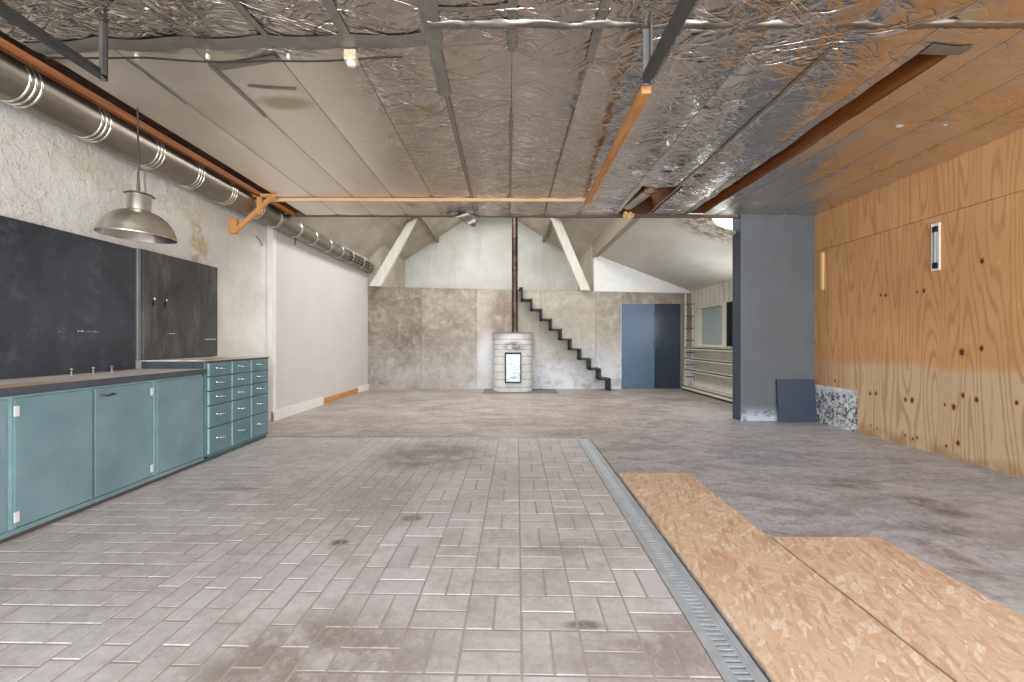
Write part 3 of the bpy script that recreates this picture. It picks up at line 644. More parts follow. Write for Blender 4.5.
for k in range(7):
    z = 0.3 + k * 0.28; MB().tube([(4.1, 9.85, z), (4.3, 9.85, z)], 0.009, 8).build('rung', 'dark_metal', lad)

# ---------------------------------------------------------------- foil ceiling
CZ = 2.93; XL, XRR = -2.87, 4.37; YN, YF = -2.2, 6.06
seams = [0.025 + 0.49 * k for k in range(-6, 9)]; seams = [s for s in seams if XL + 0.1 < s < XRR - 0.1]
def lines(a, b, step, keys):
    n = int((b - a) / step); L = [a + (b - a) * i / n for i in range(n + 1)]
    for k in keys:
        L = [q for q in L if abs(q - k) > step * 0.45 or q in (a, b)] + [k]
    return sorted(set(L))
keysx = [2.55, 2.75, 1.55, 2.03]
for s_ in seams: keysx += [s_ - 0.004, s_ + 0.004]
GX = lines(XL, XRR, 0.04, []); GX = sorted([g for g in GX if all(abs(g - k) > 0.016 for k in keysx) or g in (XL, XRR)] + keysx)
GY = [YN + i * 0.2 for i in range(20)]; GY = [g for g in GY if g < 1.7]
GY += lines(1.75, YF, 0.03, [2.63, 4.92])
def ceil_z(x, y):
    film = min(1, max(0, (x + 1.1) / 0.8)); film = max(film, min(1, max(0, (2.75 - y) / 0.2)))
    n = mnoise.noise(Vector((x * 1.1, y * 3.2, 0.3))) * 0.5 + mnoise.noise(Vector((x * 2.6 + 3, y * 6.5 + x * 2, 1.3))) * 0.3 + mnoise.noise(Vector((x * 7, y * 12, 5))) * 0.16
    z = n * (0.003 + 0.02 * film)
    sag = min(abs(x - s_) for s_ in seams); z -= (0.006 + 0.012 * film) * math.sin(min(1, sag / 0.245) * PI / 2) * (1 + 0.8 * mnoise.noise(Vector((x * 0.5, y * 1.1, 9))))
    if sag < 0.0045: z += 0.005
    return CZ + z + 0.004
f = MB(); idx = {}
vs = []
for j, y in enumerate(GY):
    for i, x in enumerate(GX): idx[i, j] = len(vs); vs.append((x, y, ceil_z(x, y)))
fs = []; ms = []
for j in range(len(GY) - 1):
    for i in range(len(GX) - 1):
        xc = (GX[i] + GX[i + 1]) / 2; yc = (GY[j] + GY[j + 1]) / 2
        if 2.55 < xc < 2.75 and yc > 2.63: continue
        if 1.55 < xc < 2.03 and yc > 4.92: continue
        fs.append((idx[i, j], idx[i, j + 1], idx[i + 1, j + 1], idx[i + 1, j]))
        ms.append(1 if min(abs(xc - s_) for s_ in seams) < 0.004 else 0)
f.v = vs; f.f = fs; f.mi = ms; f.ti = [0.5] * len(fs); f.sm = [True] * len(fs)
ceil = struct('ceiling', f, ['foil', 'seam'])
# tape strips and foil-wrapped laps on it
f = MB()
def tape(x0, y0, x1, y1, wd, mi=0, z=None):
    n = max(2, int(math.hypot(x1 - x0, y1 - y0) / 0.06)); d = Vector((x1 - x0, y1 - y0, 0)).normalized(); s = Vector((-d.y, d.x, 0)) * wd / 2
    V = []
    for k in range(n + 1):
        p = Vector((x0 + (x1 - x0) * k / n, y0 + (y1 - y0) * k / n, 0)); j = 1 + 0.12 * mnoise.noise(p * 9)
        for q in (-1, 0, 1):
            a = p + s * q * j; V.append((a.x, a.y, ceil_z(a.x, a.y) - 0.006 - (0.004 if q == 0 else 0)))
    F = []
    for k in range(n): F += [(3 * k, 3 * k + 1, 3 * k + 4, 3 * k + 3), (3 * k + 1, 3 * k + 2, 3 * k + 5, 3 * k + 4)]
    f.add(V, F, mi, 0.5, True)
tape(-2.86, 2.56, -0.5, 2.52, 0.11)
tape(-0.43, 1.6, -0.455, 3.1, 0.085); tape(-0.36, 1.6, -0.43, 2.6, 0.07)
tape(0.025, 1.75, 0.025, 2.62, 0.05); tape(0.515, 1.75, 0.515, 2.72, 0.055)
tape(-0.95, 1.75, -0.95, 2.55, 0.06); tape(-1.43, 2.2, -1.42, 2.5, 0.05)
tape(-1.9, 2.78, -1.45, 2.68, 0.06); tape(-1.82, 2.98, -1.5, 3.02, 0.025)
tape(1.98, 2.6, 1.98, 6.0, 0.03); tape(2.55, 2.6, 2.8, 2.6, 0.09); tape(-1.93, 2.75, -1.93, 3.4, 0.03); tape(-2.42, 2.7, -2.42, 3.2, 0.02)
tape(0.515, 3.3, 0.515, 5.9, 0.014, 1); tape(0.025, 3.3, 0.025, 5.9, 0.016, 1); tape(-0.44, 2.7, -0.45, 5.4, 0.022, 1)
tape(-0.42, 2.28, 0.0, 2.27, 0.03)
f.build('tape_strip', ['tape', 'tape_pale'], ceil)['label'] = 'grey foil tape over the board seams'
# foil-wrapped batten across the ceiling
def crumple(x0, x1, y, r, zc):
    f = MB(); n = int((x1 - x0) / 0.025); V = []; F = []; m_ = 9
    for k in range(n + 1):
        x = x0 + (x1 - x0) * k / n
        for j in range(m_):
            a = PI * j / (m_ - 1); rr = r * (1 + 0.45 * mnoise.noise(Vector((x * 9, j * 0.9, 2.2))) + 0.3 * mnoise.noise(Vector((x * 30, j, 1))))
            V.append((x, y + 0.02 * mnoise.noise(Vector((x * 3, 0, 7))) - math.cos(a) * rr * 1.25, zc - math.sin(a) * rr))
    for k in range(n):
        for j in range(m_ - 1): F.append((k * m_ + j, k * m_ + j + 1, (k + 1) * m_ + j + 1, (k + 1) * m_ + j))
    f.add(V, F, 0, 0.5, True); return f
struct('trim_11', crumple(-0.45, 4.31, 2.40, 0.022, CZ + 0.004), 'tape_pale')
struct('trim_12', crumple(-2.86, 0.55, 2.30, 0.006, CZ + 0.004), 'foil')
struct('trim_13', crumple(0.0, 4.31, 2.18, 0.007, CZ + 0.004), 'foil')
# torn flap of foil at the far edge
f = MB(); V = []; F = []
for i in range(9):
    for j in range(7):
        u_ = i / 8; v_ = j / 6
        V.append((-0.85 + 0.42 * u_ + 0.02 * math.sin(v_ * 6), 5.94 + 0.05 * math.sin(u_ * 7 + v_ * 3), 2.915 - v_ * 0.2 * u_ - 0.01 * math.sin(u_ * 9)))
for i in range(8):
    for j in range(6): F.append((i * 7 + j, i * 7 + j + 1, i * 7 + j + 8, i * 7 + j + 7))
f.add(V, F, 0, 0.5, True)
fl_ = f.build('foil_flap', 'tape_pale', ceil); fl_['label'] = 'torn flap of foil hanging from the ceiling edge'
so = fl_.modifiers.new('t', 'SOLIDIFY'); so.thickness = 0.003
for u, v in ((701, 197.5), (757, 201), (755.6, 165), (694, 159.5), (665.8, 165.8), (676, 164.7), (679, 209), (899, 124), (945, 123), (706, 193), (722, 160)):
    y = (CZ - 1.15) * 426 / (340 - v); x = (u - 508) * y / 426; q = 0.02 + 0.02 * ((u * 7) % 3) / 3
    f = MB(); z = ceil_z(x, y) - 0.008
    f.add([(x - q, y - q * .3, z), (x - q * .2, y - q * .9, z - .004), (x + q * 1.3, y - q * .1, z), (x + q * .5, y + q * .6, z - .006), (x - q * .4, y + q * .5, z)], [(0, 1, 2, 3, 4)])
    f.build('torn_scrap', 'paper', ceil)
# far edge of the foil ceiling
f = MB(); f.bar((-3.15, 6.10, 2.945), (3.3, 6.13, 2.93), 0.06, 0.045); struct('trim_14', f, 'edge_beam')
f = MB(); f.box(XL, 1.5, 6.05, 6.1, 2.96, 3.4); f.box(1.5, 2.95, 6.05, 6.1, 2.96, 3.2); struct('wall_above_ceiling', f, 'rust_dark')
# slot with joist
f = MB(); f.box(2.752, 2.84, 2.6, 6.05, 2.945, 3.16); struct('trim_15', f, 'rust_joist')
f = MB(); f.box(2.4, 2.751, 2.55, 6.05, 3.12, 3.16); f.box(2.4, 2.53, 2.6, 6.05, 2.965, 3.12); f.box(2.53, 2.75, 2.55, 2.6, 2.965, 3.12); struct('trim_16', f, 'rust_dark')
# hole with flexible duct
f = MB(); f.box(1.4, 1.53, 4.8, 6.05, 2.96, 3.4); f.box(1.4, 2.3, 4.75, 4.85, 2.96, 3.4); f.box(1.4, 2.3, 4.8, 6.05, 3.4, 3.43); struct('trim_17', f, 'rust_dark')
f = MB(); f.box(2.035, 2.12, 4.85, 6.05, 2.955, 3.4); struct('trim_18', f, 'rust_joist')
fd = thing('flexible_duct', 'short silver flexible duct with copper rings in the ceiling hole', 'duct', (1.75, 5.5, 3.0))
pts = [(1.66 + 0.2 * t_, 5.92 - 0.87 * t_, 3.04 + 0.05 * t_) for t_ in [k / 24 for k in range(25)]]
MB().tube(pts, [0.085 + 0.006 * (k % 2) for k in range(25)], 20).build('hose', 'lamp', fd)
for k in (15, 19, 23):
    MB().tube([pts[k], Vector(pts[k]) + Vector((0.004, -0.02, 0.001))], 0.1, 20).build('clamp_ring', 'copper' if k != 23 else 'paper', fd)
fo = MB(); rr = random.Random(3)
for _ in range(14):
    c = Vector((1.66 + rr.uniform(-.06, .1), 5.99 + rr.uniform(-0.04, 0.04), 2.91 + rr.uniform(-0.03, 0.02))); q = rr.uniform(0.02, 0.035)
    fo.lathe([(0.001, -q), (q * .7, -q * .7), (q, 0), (q * .7, q * .7), (0.001, q)], c, 10)
tag(fo.build('insulation_foam', 'foam', origin=(1.66, 5.9, 2.97)), 'yellow crumbly insulation foam below the flexible duct', 'insulation')
# stained strip and torn bright board at the far right corner of the ceiling
f = MB(); V = []; F = []
for i in range(15):
    x = 2.46 + 0.85 * i / 14
    for j in range(5):
        z = zw(x) + 0.01 + (2.935 - zw(x) - 0.01) * j / 4 * (0.8 if x < 2.95 else max(0.15, (3.31 - x) * 0.8)); V.append((x, 6.2 - 0.03 * math.sin(i * 1.3 + j), z))
for i in range(14):
    for j in range(4): F.append((i * 5 + j, i * 5 + j + 1, i * 5 + j + 6, i * 5 + j + 5))
f.add(V, F, 0, 0.5, True); o = struct('trim_19', f, 'wingboard'); so = o.modifiers.new('t', 'SOLIDIFY'); so.thickness = 0.01
# old roof space above the duct
f = MB(); V = []; F = []; n = 170
for k in range(n + 1):
    y = -2.2 + 8.3 * k / n
    for j in range(5):
        x = -3.5 + (XL + 0.2 + 3.5) * j / 4; V.append((x, y, 3.10 + 0.03 * j + 0.018 * math.sin(y * 2 * PI / 0.146)))
for k in range(n):
    for j in range(4): F.append((k * 5 + j, k * 5 + j + 1, (k + 1) * 5 + j + 1, (k + 1) * 5 + j))
f.add(V, F, 0, 0.5, True); struct('corrugated_roof', f, 'corr')
f = MB(); f.box(-3.06, -3.02, -2.2, 6.05, 2.90, 2.953); struct('trim_20', f, 'rust_joist')
f = MB(); f.box(-3.42, -2.95, 6.05, 6.1, 2.97, 3.3); struct('trim_21', f, 'rust_dark')

# ---------------------------------------------------------------- ventilation duct
vd = thing('ventilation_duct', 'long grey metal ventilation duct under the ceiling along the left wall', 'duct', (-3.22, 1.0, 2.83))
DX, DZ = -3.22, 2.83
MB().tube([(DX, y, DZ) for y in [-2.1 + k * 0.3 for k in range(26)] + [5.5]], 0.142, 40).build('large_section', 'duct', vd)
MB().tube([(DX, 5.5, DZ), (DX, 5.54, DZ), (DX, 9.85, DZ - 0.01)], [0.142, 0.128, 0.128], 40).build('small_section', 'duct', vd)
for y in (1.75, 2.25, 2.78, 3.27, 3.79, 4.29, 4.81, 5.36):
    f = MB()
    for q in (-0.036, 0.0, 0.036): f.tube([(DX, y + q - 0.007, DZ), (DX, y + q - 0.003, DZ), (DX, y + q + 0.003, DZ), (DX, y + q + 0.007, DZ)], [0.142, 0.1475, 0.1475, 0.142], 40)
    f.build('ribbed_band', 'bright_metal', vd)
for y in (5.84, 6.41, 6.93, 7.5, 8.02, 8.57, 9.2):
    f = MB(); f.tube([(DX, y - 0.03, DZ - .003), (DX, y - 0.02, DZ - .003), (DX, y + 0.02, DZ - .003), (DX, y + 0.03, DZ - .003)], [0.129, 0.137, 0.137, 0.129], 36); f.build('joint_ring', 'lamp', vd)
MB().tube([(DX, 9.85, DZ - 0.01), (DX, 9.89, DZ - 0.01)], 0.138, 36).build('end_ring', 'lamp', vd)
f = MB()
for k in range(6):
    for a in (-35, -10, 15):
        f = MB(); c = Vector((DX + 0.13 * math.cos(R(a)), 8.45 + k * 0.2 + (0.02 if abs(8.45 + k * .2 - 9.2) < .08 else 0), DZ - .008 + 0.13 * math.sin(R(a)))); f.bar(c - Vector((0, .07, 0)), c + Vector((0, .07, 0)), 0.03, 0.012, up=(math.cos(R(a)), 0, math.sin(R(a))))
        f.build('outlet_slot', 'slot', vd)
f = MB(); f.tube([(DX + 0.0, 6.45, DZ - 0.12), (DX, 6.45, DZ - 0.24)], 0.012, 8); f.build('drain_stub', 'dark_metal', vd)

# ---------------------------------------------------------------- rails, timbers, cable
def rail(x, y1, nm, lab, g='dark steel rails hung under the ceiling'):
    t = thing('ceiling_rail', lab, 'rail', (x, y1, 2.6), g)
    f = MB(); f.box(x - 0.022, x + 0.022, -2.0, y1, 2.60, 2.612); f.box(x - 0.022, x - 0.012, -2.0, y1, 2.612, 2.66); f.box(x + 0.012, x + 0.022, -2.0, y1 - .4, 2.612, 2.64)
    f.build('track', 'dark_metal', t)
    f = MB(); f.box(x - 0.022, x + 0.022, y1 - 0.004, y1 + 0.004, 2.59, CZ); f.box(x + 0.014, x + 0.022, y1 - 0.03, y1 + 0.0, 2.59, CZ)
    f.build('hanger', 'hanger_metal', t)
    f = MB()
    f.tube([(x, y1 - 0.012, 2.63), (x, y1 + 0.012, 2.63)], 0.008, 8); f.build('bolt', 'chrome', t)
    return t
rail(-2.25, 2.37, 'l', 'dark steel rail at top left hung from the foil ceiling above the duct')
rail(0.785, 2.41, 'r', 'dark steel rail at top right of centre ending at the orange timber')
f = MB(); f.bar((0.80, 2.46, 2.60), (0.985, 5.33, 2.865), 0.055, 0.05)
tag(bevel(f.build('timber_batten', 'wood_y', origin=(0.8, 2.46, 2.6))), 'orange-brown timber running back from the steel rail to the cross batten', 'batten')
cb = MB(); cb.box(-3.18 + 0.1, 1.0, 5.32, 5.36, 2.885, 2.925)
o = tag(bevel(cb.build('timber_batten', 'wood_x', origin=(-1, 5.34, 2.885))), 'long pale pine cross batten spanning under the foil ceiling', 'batten')
br = thing('wall_bracket', 'orange timber bracket around the duct where the brick wall meets the ceiling', 'bracket', (-3.3, 5.34, 2.4))
f = MB(); f.box(-3.414, -3.325, 5.22, 5.26, 2.46, 2.64); f.build('wall_block', 'wood_bracket', br)
f = MB(); f.bar((-3.32, 5.195, 2.48), (-2.86, 5.195, 2.91), 0.035, 0.045, up=(1, 0, 0)); f.build('brace', 'wood_bracket', br)
f = MB(); f.box(-3.05, -3.005, 5.17, 5.2, 2.68, 2.92); f.box(-3.20, -2.82, 5.17, 5.2, 2.89, 2.925); f.build('post', 'wood_bracket', br)

f = MB(); pts = []
for k in range(40):
    x = -2.85 + 2.2 * k / 39; pts.append((x, 2.64 + 0.02 * math.sin(x * 3), 2.895 - 0.012 * abs(math.sin(x * 4.2))))
f.tube(pts, 0.006, 8)
cbl = f.build('ceiling_cable', 'cable', origin=(-1.8, 2.64, 2.9)); tag(cbl, 'thin black cable clipped across the foil ceiling to the cream box', 'cable')
f = MB()
for x in (-2.3, -1.86, -1.36):
    f = MB(); f.box(x - 0.008, x + 0.008, 2.63, 2.65, 2.89, 2.92, ch=0.003)
    f.build('clip', 'paper', cbl)
jb = thing('junction_box', 'small cream junction box on the foil ceiling at the end of the cable', 'box', (-0.96, 2.62, 2.9))
MB().box(-1.0, -0.925, 2.585, 2.66, 2.855, 2.92, ch=0.01).build('housing', 'brass_box', jb)
MB().lathe([(0.001, -.012), (0.024, -.012), (0.028, 0), (0.028, .012)], (-0.963, 2.62, 2.845), 16).build('cover', 'paper', jb)

# ---------------------------------------------------------------- pendant lamp
LX, LY = -2.835, 3.26
lp = thing('pendant_lamp', 'large round aluminium industrial pendant lamp hanging before the white brick wall', 'lamp', (LX, LY, 1.94))
rot = Matrix.Rotation(R(3.0), 4, 'Y') 
def RL(pr, n=48, c=(LX, LY, 1.94)): pr = [(q * (0.80 if q > 0.09 else 0.92), z) for q, z in pr]; return MB().lathe(pr, c, n, mat=rot)
so = RL([(0.302, 0.0), (0.306, 0.006), (0.300, 0.014), (0.29, 0.045), (0.262, 0.095), (0.225, 0.137), (0.18, 0.168), (0.13, 0.188), (0.092, 0.198), (0.078, 0.205)]).build('shade', 'lamp', lp)
inn = RL([(0.300, 0.002), (0.286, 0.042), (0.258, 0.09), (0.22, 0.131), (0.176, 0.161), (0.126, 0.181), (0.06, 0.19), (0.001, 0.192)]).build('reflector', 'lamp_in', lp)
RL([(0.001, 0.09), (0.03, 0.1), (0.042, 0.13), (0.03, 0.165), (0.022, 0.19)], 24).build('bulb', 'frosted', lp)
RL([(0.076, 0.2), (0.08, 0.205), (0.08, 0.305), (0.088, 0.31), (0.088, 0.328), (0.078, 0.332), (0.03, 0.336), (0.001, 0.338)]).build('neck', 'lamp', lp)
f = MB()
for k in range(8):
    a = k * PI / 4; p = rot @ Vector((0.088 * math.cos(a), 0.088 * math.sin(a), 0.318)); f.lathe([(0.001, -.007), (0.008, -.004), (0.008, .004), (0.001, .007)], p + Vector((LX, LY, 1.94)), 8)
f.tube([rot @ Vector((0.081 * math.cos(k * PI / 12), 0.081 * math.sin(k * PI / 12), 0.319)) + Vector((LX, LY, 1.94)) for k in range(25)], 0.006, 8)
f.build('screw_ring', 'dark_metal', lp)
f = MB()
for q in (-0.035, 0.035):
    p0 = Vector((LX + q * .9 + .015, LY, 2.27)); p1 = Vector((LX + q * 0.6 + .015, LY, 2.44)); f.bar(p0, p1, 0.028, 0.02, up=(0, 1, 0))
f.build('suspension_fork', 'bright_metal', lp)
MB().tube([(LX + .015, LY, 2.27), (LX + .015, LY, 2.45), (LX + .005, LY, 2.65), (LX + .0, LY, 2.925)], 0.006, 8).build('cord', 'dark_metal', lp)

# ---------------------------------------------------------------- workbench
XF = -2.83
DB = [1.40, 1.90, 2.425, 2.915, 3.42, 3.975]
def cabinet(y0, y1, doors, label):
    t = thing('base_cabinet', label, 'cabinet', (-3.1, (y0 + y1) / 2, 0), 'blue-green base cabinets under the worktop')
    f = MB(); f.box(-3.41, XF - 0.02, y0 + .001, y1 - .001, 0.032, 0.83); f.box(XF - 0.02, XF - 0.004, y0 + .001, y1 - .001, 0.032, 0.062, 1); bevel(f.build('carcass', ['teal_pale', 'teal'], t), 0.002)
    MB().box(-3.41, XF - 0.03, y0 + .001, y1 - .001, 0.0, 0.032).build('plinth', 'toe', t)
    for (a, b, hs, hd) in doors:
        d = MB().box(XF - 0.02, XF, a + 0.006, b - 0.006, 0.068, 0.815, ch=0.003).build('door', 'teal', t)
        for z in ((0.13, 0.74) if hs else ()):
            y = a + 0.014 if hs < 0 else b - 0.014
            MB().box(XF - 0.004, XF + 0.003, y - 0.013, y + 0.013, z - 0.03, z + 0.03, ch=0.002).build('hinge', 'white_paint', d)
        if hd is not None:
            f = MB(); f.tube([(XF, hd - 0.045, 0.765), (XF + 0.022, hd - 0.04, 0.765), (XF + 0.026, hd, 0.76), (XF + 0.022, hd + 0.04, 0.765), (XF, hd + 0.045, 0.765)], 0.006, 8); f.build('handle', 'dark_metal', d)
    return t
cabinet(1.40, 2.425, [(1.40, 1.91, -1, None), (1.91, 2.41, 0, None)], 'blue-green base cabinet nearest the camera, cut by the photo edge')
cabinet(2.425, 3.42, [(2.44, 2.91, -1, None), (2.915, 3.40, 1, 3.0)], 'blue-green two-door base cabinet in the middle of the bench, dark handle on one door')
cabinet(3.42, 3.972, [(3.435, 3.965, 0, None)], 'blue-green single-door base cabinet next to the drawer chest')
wt = MB(); wt.box(-3.414, XF + 0.012, 1.40, 3.972, 0.868, 0.882); wt.box(-3.414, XF + 0.02, 1.40, 3.972, 0.832, 0.868, 1)
wt.box(XF + 0.012, XF + 0.02, 1.40, 3.972, 0.868, 0.8815, 1)
tag(wt.build('worktop', ['worktop', 'slate'], origin=(-3.1, 2.8, 0.832)), 'long dusty worktop with dark edge on the blue-green cabinets', 'worktop')
for y, q in ((3.25, 'nearest'), (3.42, 'middle'), (3.58, 'farthest')):
    c = (-3.33, y, 0.882); f = MB().lathe([(0.014, 0), (0.014, 0.006), (0.006, 0.008), (0.006, 0.036), (0.011, 0.038), (0.011, 0.05), (0.001, 0.054)], c, 14)
    tag(f.build('worktop_bolt', 'lamp', origin=c), q + ' of three small metal bolts standing on the worktop back edge', 'bolt', 'bolts on the worktop')

# drawer chest
dc = thing('drawer_chest', 'blue-green chest of fifteen small drawers with silver pulls', 'drawers', (-3.1, 4.5, 0))
Y0, Y1 = 3.976, 5.03
f = MB(); f.box(-3.414, XF - 0.016, Y0, Y1, 0.045, 0.94); f.box(XF - .02, XF - .002, Y0, Y0 + 0.035, 0.045, 0.94); f.box(XF - .02, XF - .002, Y1 - 0.02, Y1, 0.045, 0.94); f.box(XF - .02, XF - .002, Y0, Y1, 0.045, 0.058)
f.build('carcass', 'teal_drawer', dc)
MB().box(-3.41, XF - 0.016, Y0 + .005, Y1 - .01, 0, 0.045).build('plinth', 'teal_dark', dc)
f = MB(); f.box(-3.416, XF + 0.006, Y0 - 0.004, Y1 + 0.008, 0.951, 0.960); f.box(-3.416, XF + 0.008, Y0 - 0.004, Y1 + 0.01, 0.938, 0.951, 1); f.build('top', ['worktop', 'slate'], dc)
MB().box(-3.416, XF - 0.01, Y0 - 0.006, Y0 - 0.0005, 0.883, 0.938).build('side_panel', 'slate', dc)
cols = [(4.018, 4.345), (4.358, 4.672), (4.685, 5.012)]; rows = [(0.80, 0.932), (0.672, 0.793), (0.487, 0.665), (0.296, 0.480), (0.062, 0.289)]
rows = [(0.805, 0.932), (0.668, 0.797), (0.530, 0.660), (0.318, 0.522), (0.066, 0.310)]
for (a, b) in cols:
    for (z0, z1) in rows:
        d = MB().box(XF - 0.018, XF + 0.008, a + 0.012, b, z0, z1, ch=0.004).build('drawer', 'teal_drawer', dc)
        MB().box(XF - 0.01, XF + 0.0085, a, a + 0.0115, z0 + .004, z1 - .004).build('front_edge', 'teal_pale', d)
        yc = (a + b) / 2; zc = z0 + (z1 - z0) * 0.55
        f = MB(); f.tube([(XF + 0.008, yc - 0.055, zc + .004), (XF + 0.026, yc - 0.048, zc), (XF + 0.034, yc - 0.02, zc - .004), (XF + 0.034, yc + 0.02, zc - .004), (XF + 0.026, yc + 0.048, zc), (XF + 0.008, yc + 0.055, zc + .004)], [0.01, 0.008, 0.0065, 0.0065, 0.008, 0.01], 10)
        f.build('handle', 'chrome', d)

# blackboard and wall cupboard
bb = thing('blackboard', 'large matt black board on the brick wall over the worktop', 'board', (-3.4, 2.6, 0.885))
MB().box(-3.418, -3.395, 1.3, 3.885, 0.886, 1.985, ch=0.003).build('panel', 'board', bb)
f = MB()
rr = random.Random(5)
for k in range(9):
    f = MB(); y = 3.36 + k * 0.022 + rr.uniform(-.004, .004); f.box(-3.3945, -3.3935, y, y + rr.uniform(0.004, 0.012), 1.215, 1.215 + rr.uniform(0.003, 0.012))
    f.build('chalk_mark', 'chalk', bb)
f = MB(); f.box(-3.3945, -3.3935, 3.22, 3.228, 1.21, 1.216)
f.build('chalk_mark', 'chalk', bb)
MB().box(-3.418, -3.38, 3.89, 3.925, 0.97, 1.99, ch=0.003).build('edge_strip', 'alu', bb)['label'] = 'grey metal strip between board and cupboard'
wc = thing('wall_cupboard', 'shallow worn black wall cupboard with two doors above the drawer chest', 'cupboard', (-3.4, 4.4, 0.965))
MB().box(-3.418, -3.375, 3.93, 4.93, 0.965, 1.99).build('carcass', 'cupboard', wc)
for a, b, k in ((3.932, 4.142, 4.03), (4.148, 4.928, 4.172)):
    d = MB().box(-3.375, -3.36, a, b, 0.968, 1.987, ch=0.003).build('door', 'cupboard', wc)
    MB().lathe([(0.001, 0.03), (0.013, 0.026), (0.014, 0.018), (0.006, 0.01), (0.006, 0.0)], (-3.36, k, 1.54), 12, mat=Matrix.Rotation(R(90), 4, 'Y')).build('knob', 'chrome', d)
    MB().box(-3.359, -3.357, k - .009, k + .009, 1.475, 1.525).build('keyhole_plate', 'slot', d)
MB().box(-3.3595, -3.3585, 4.72, 4.90, 1.155, 1.163).build('scuff', 'chalk', wc); MB().box(-3.3595, -3.3585, 4.22, 4.30, 1.21, 1.217).build('scuff', 'chalk', wc)
f = MB(); f.tube([(-3.418, 5.78, 2.56), (-3.40, 5.82, 2.52), (-3.40, 5.88, 2.48), (-3.41, 5.92, 2.46)], 0.006, 8)
tag(f.build('wire_end', 'dark_metal', origin=(-3.42, 5.6, 2.4)), 'short bent wire sticking from the white wall under the duct', 'wire')

# ---------------------------------------------------------------- stove, flue, hearth
sx, sy = 0.105, 9.62
hp = MB().box(-0.55, 1.1, 9.14, 9.98, 0.001, 0.006); tag(hp.build('hearth_plate', 'hearth', origin=(.1, 9.4, 0)), 'thin dark metal plate on the floor under the stove', 'plate')
stv = thing('stove', 'round-fronted light grey stone wood stove against the concrete wall', 'stove', (sx, sy, 0.008))
def ring(z0, z1, rx, ry, f, c=0.006, mi=0):
    n = 40; P = []
    for k in range(n + 1):
        a = PI + PI * k / n; P.append((sx + rx * math.copysign(abs(math.cos(a)) ** 0.75, math.cos(a)), sy + 0.05 + ry * -abs(math.sin(a)) ** 0.8))
    P += [(sx + rx, sy + 0.3), (sx - rx, sy + 0.3)]; m_ = len(P)
    V = []
    for z, q in ((z0, 1 - c), (z0 + 0.006, 1), (z1 - 0.006, 1), (z1, 1 - c)): V += [(sx + (x - sx) * q, sy + (y - sy) * q, z) for x, y in P]
    F = []
    for l in range(3):
        for k in range(m_): F.append((l * m_ + k, l * m_ + (k + 1) % m_, (l + 1) * m_ + (k + 1) % m_, (l + 1) * m_ + k))
    F += [tuple(range(m_))[::-1], tuple(range(3 * m_, 4 * m_))]; f.add(V, F, mi)
f = MB(); zs = [0.01, 0.115, 0.28, 0.45, 0.62, 0.79, 0.94, 1.05, 1.17, 1.31]
for a, b in zip(zs[:-1], zs[1:]): ring(a, b - 0.012, 0.45, 0.36, f, 0.012)
for b in zs[1:-1]: ring(b - 0.013, b + 0.001, 0.44, 0.35, f, 0.0, 1)
f.build('stone_body', ['stone', 'stone_joint'], stv)
MB().box(sx - 0.47, sx + 0.47, sy - 0.33, sy + 0.33, 1.31, 1.318).build('top_plate', 'stone_joint', stv)
dd = thing('x', '', 'x', (0, 0, 0)); bpy.data.objects.remove(dd)
yf = sy - 0.335
f = MB(); 
for x0, x1, z0, z1 in ((-0.175, 0.185, 0.21, 0.24), (-0.175, 0.185, 0.84, 0.88), (-0.175, -0.145, 0.24, 0.84), (0.16, 0.185, 0.24, 0.84)): f.box(sx + x0, sx + x1, yf - 0.03, yf + 0.09, z0, z1, ch=0.003)
door = f.build('door_frame', 'black_steel', stv)
MB().box(sx - 0.145, sx + 0.16, yf - 0.012, yf + 0.0, 0.24, 0.84).build('glass', 'stove_glass', door)
MB().tube([(sx + 0.172, yf - 0.03, 0.5), (sx + 0.172, yf - 0.06, 0.5), (sx + 0.172, yf - 0.06, 0.62), (sx + 0.172, yf - 0.03, 0.62)], 0.008, 8).build('handle', 'black_steel', door)
fp = thing('flue_pipe', 'dark brown stove pipe rising from the stone stove to the roof', 'pipe', (0.155, 9.72, 1.32))
MB().tube([(0.155, 9.72, 1.319), (0.155, 9.72, 4.6)], 0.068, 24).build('pipe', 'flue', fp)
for z in (2.05, 2.75, 3.45):
    MB().tube([(0.155, 9.72, z), (0.155, 9.72, z + .012), (0.155, 9.72, z + .03), (0.155, 9.72, z + .04)], [0.069, 0.074, 0.074, 0.069], 24).build('collar', 'flue', fp)

# folded steel stair
sr = thing('folded_stair', 'black folded steel plate stair climbing the concrete wall right of the stove', 'stair', (2.27, 9.75, 0))
x = 0.245; z = 2.335; prof = [(x, z)]; TX, TZ = 0.2195, 0.226
x = 0.315; z = 2.33; stairx = []
y0, y1 = 9.56, 9.995; th = 0.035
f = MB(); f.box(0.25, 0.335, y0, y1, 2.30, 2.335); f.build('top_flange', 'black_steel', sr)
zc = 2.335; xc = 0.30
for k in range(9):
    zn = 2.08 - k * 0.2245
    MB().box(xc, xc + th, y0, y1, zn - th, zc - (th if k else 0)).build('riser', 'black_steel', sr)
    MB().box(xc - 0.0, xc + TX + th, y0, y1, zn - th, zn).build('tread', 'black_steel', sr)
    zc = zn; xc += TX
MB().box(xc, xc + th, y0, y1, 0.0, zc - th).build('riser', 'black_steel', sr)

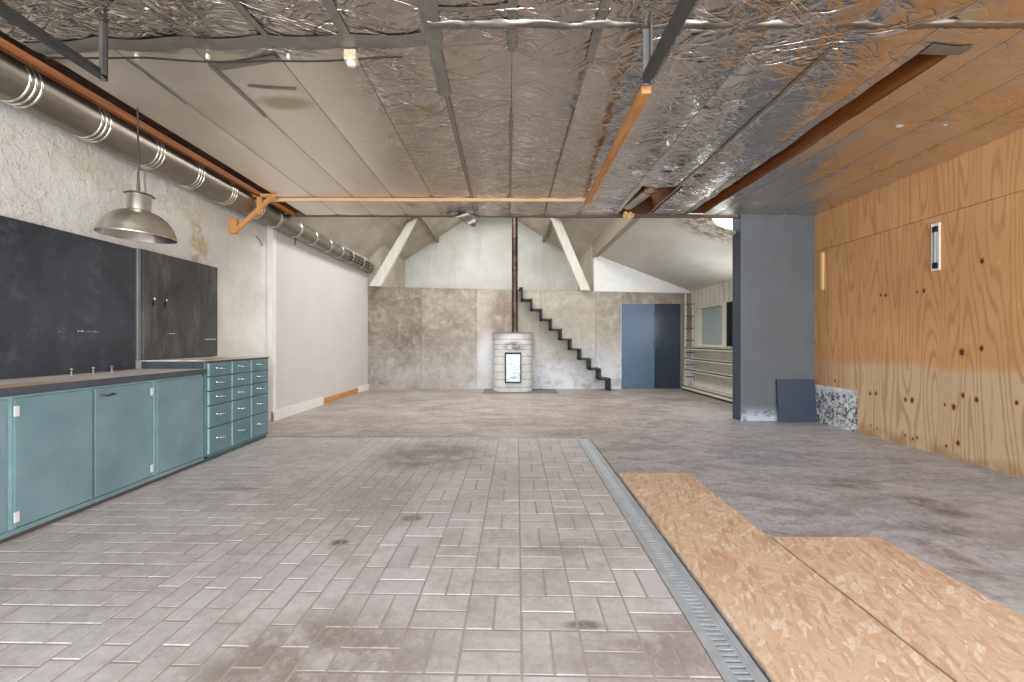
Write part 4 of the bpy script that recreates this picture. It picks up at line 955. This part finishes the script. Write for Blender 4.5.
# ---------------------------------------------------------------- right side things
f = MB(); f.hexa([(3.80, 5.96, 0.0), (4.325, 5.96, 0.0), (4.325, 5.99, 0.0), (3.80, 5.99, 0.0), (3.80, 6.01, 0.59), (4.325, 6.01, 0.59), (4.325, 6.05, 0.59), (3.80, 6.05, 0.59)])
tag(bevel(f.build('leaning_panel', 'bluepanel', origin=(4.02, 5.95, 0)), 0.004), 'square dark blue board leaning on the foot of the blue wall', 'panel')
lf = thing('lamp_holder', 'narrow empty white lamp holder with black ends on the plywood wall', 'lamp holder', (4.31, 4.29, 1.86))
f = MB(); f.box(4.308, 4.319, 4.25, 4.33, 1.85, 2.325); f.box(4.300, 4.308, 4.25, 4.256, 1.85, 2.325); f.box(4.300, 4.308, 4.324, 4.33, 1.85, 2.325); f.build('channel', 'white_paint', lf)
for z in (1.87, 2.235): MB().box(4.29, 4.308, 4.268, 4.312, z, z + 0.06, ch=0.006).build('socket', 'slot', lf)
MB().tube([(4.298, 4.29, 1.93), (4.298, 4.29, 2.235)], 0.012, 10).build('tube', 'alu', lf)
f = MB(); f.box(4.325, 4.358, 5.86, 5.92, 1.84, 2.36, ch=0.012)
tag(f.build('wooden_peg', 'stick', origin=(4.3, 5.89, 1.84)), 'pale yellow wooden strip fixed upright on the plywood beside the blue wall', 'wood strip')
# strand boards
def osb(ax, ay, wd, ang, ln, label):
    d = Vector((math.sin(ang), math.cos(ang), 0)); s = Vector((math.cos(ang) , 0, 0)) if False else Vector((1, -0.004, 0))
    A = Vector((ax, ay, 0.001)); f = MB(); f.prism([A - d * ln, A - d * ln + s * wd, A + s * wd, A], (0, 0, 0.018))
    f.ti = [0.5] * len(f.f); return tag(bevel(f.build('strand_board', 'osb', origin=(ax, ay, 0.001)), 0.002), label, 'board', 'strand boards on the floor')
osb(0.94, 3.635, 0.591, R(1.35), 2.44, 'light brown strand board lying along the metal drain grating')
osb(1.517, 2.45, 0.61, R(1.45), 2.44, 'right-hand strand board lying farther from the drain, its end nearer the camera')
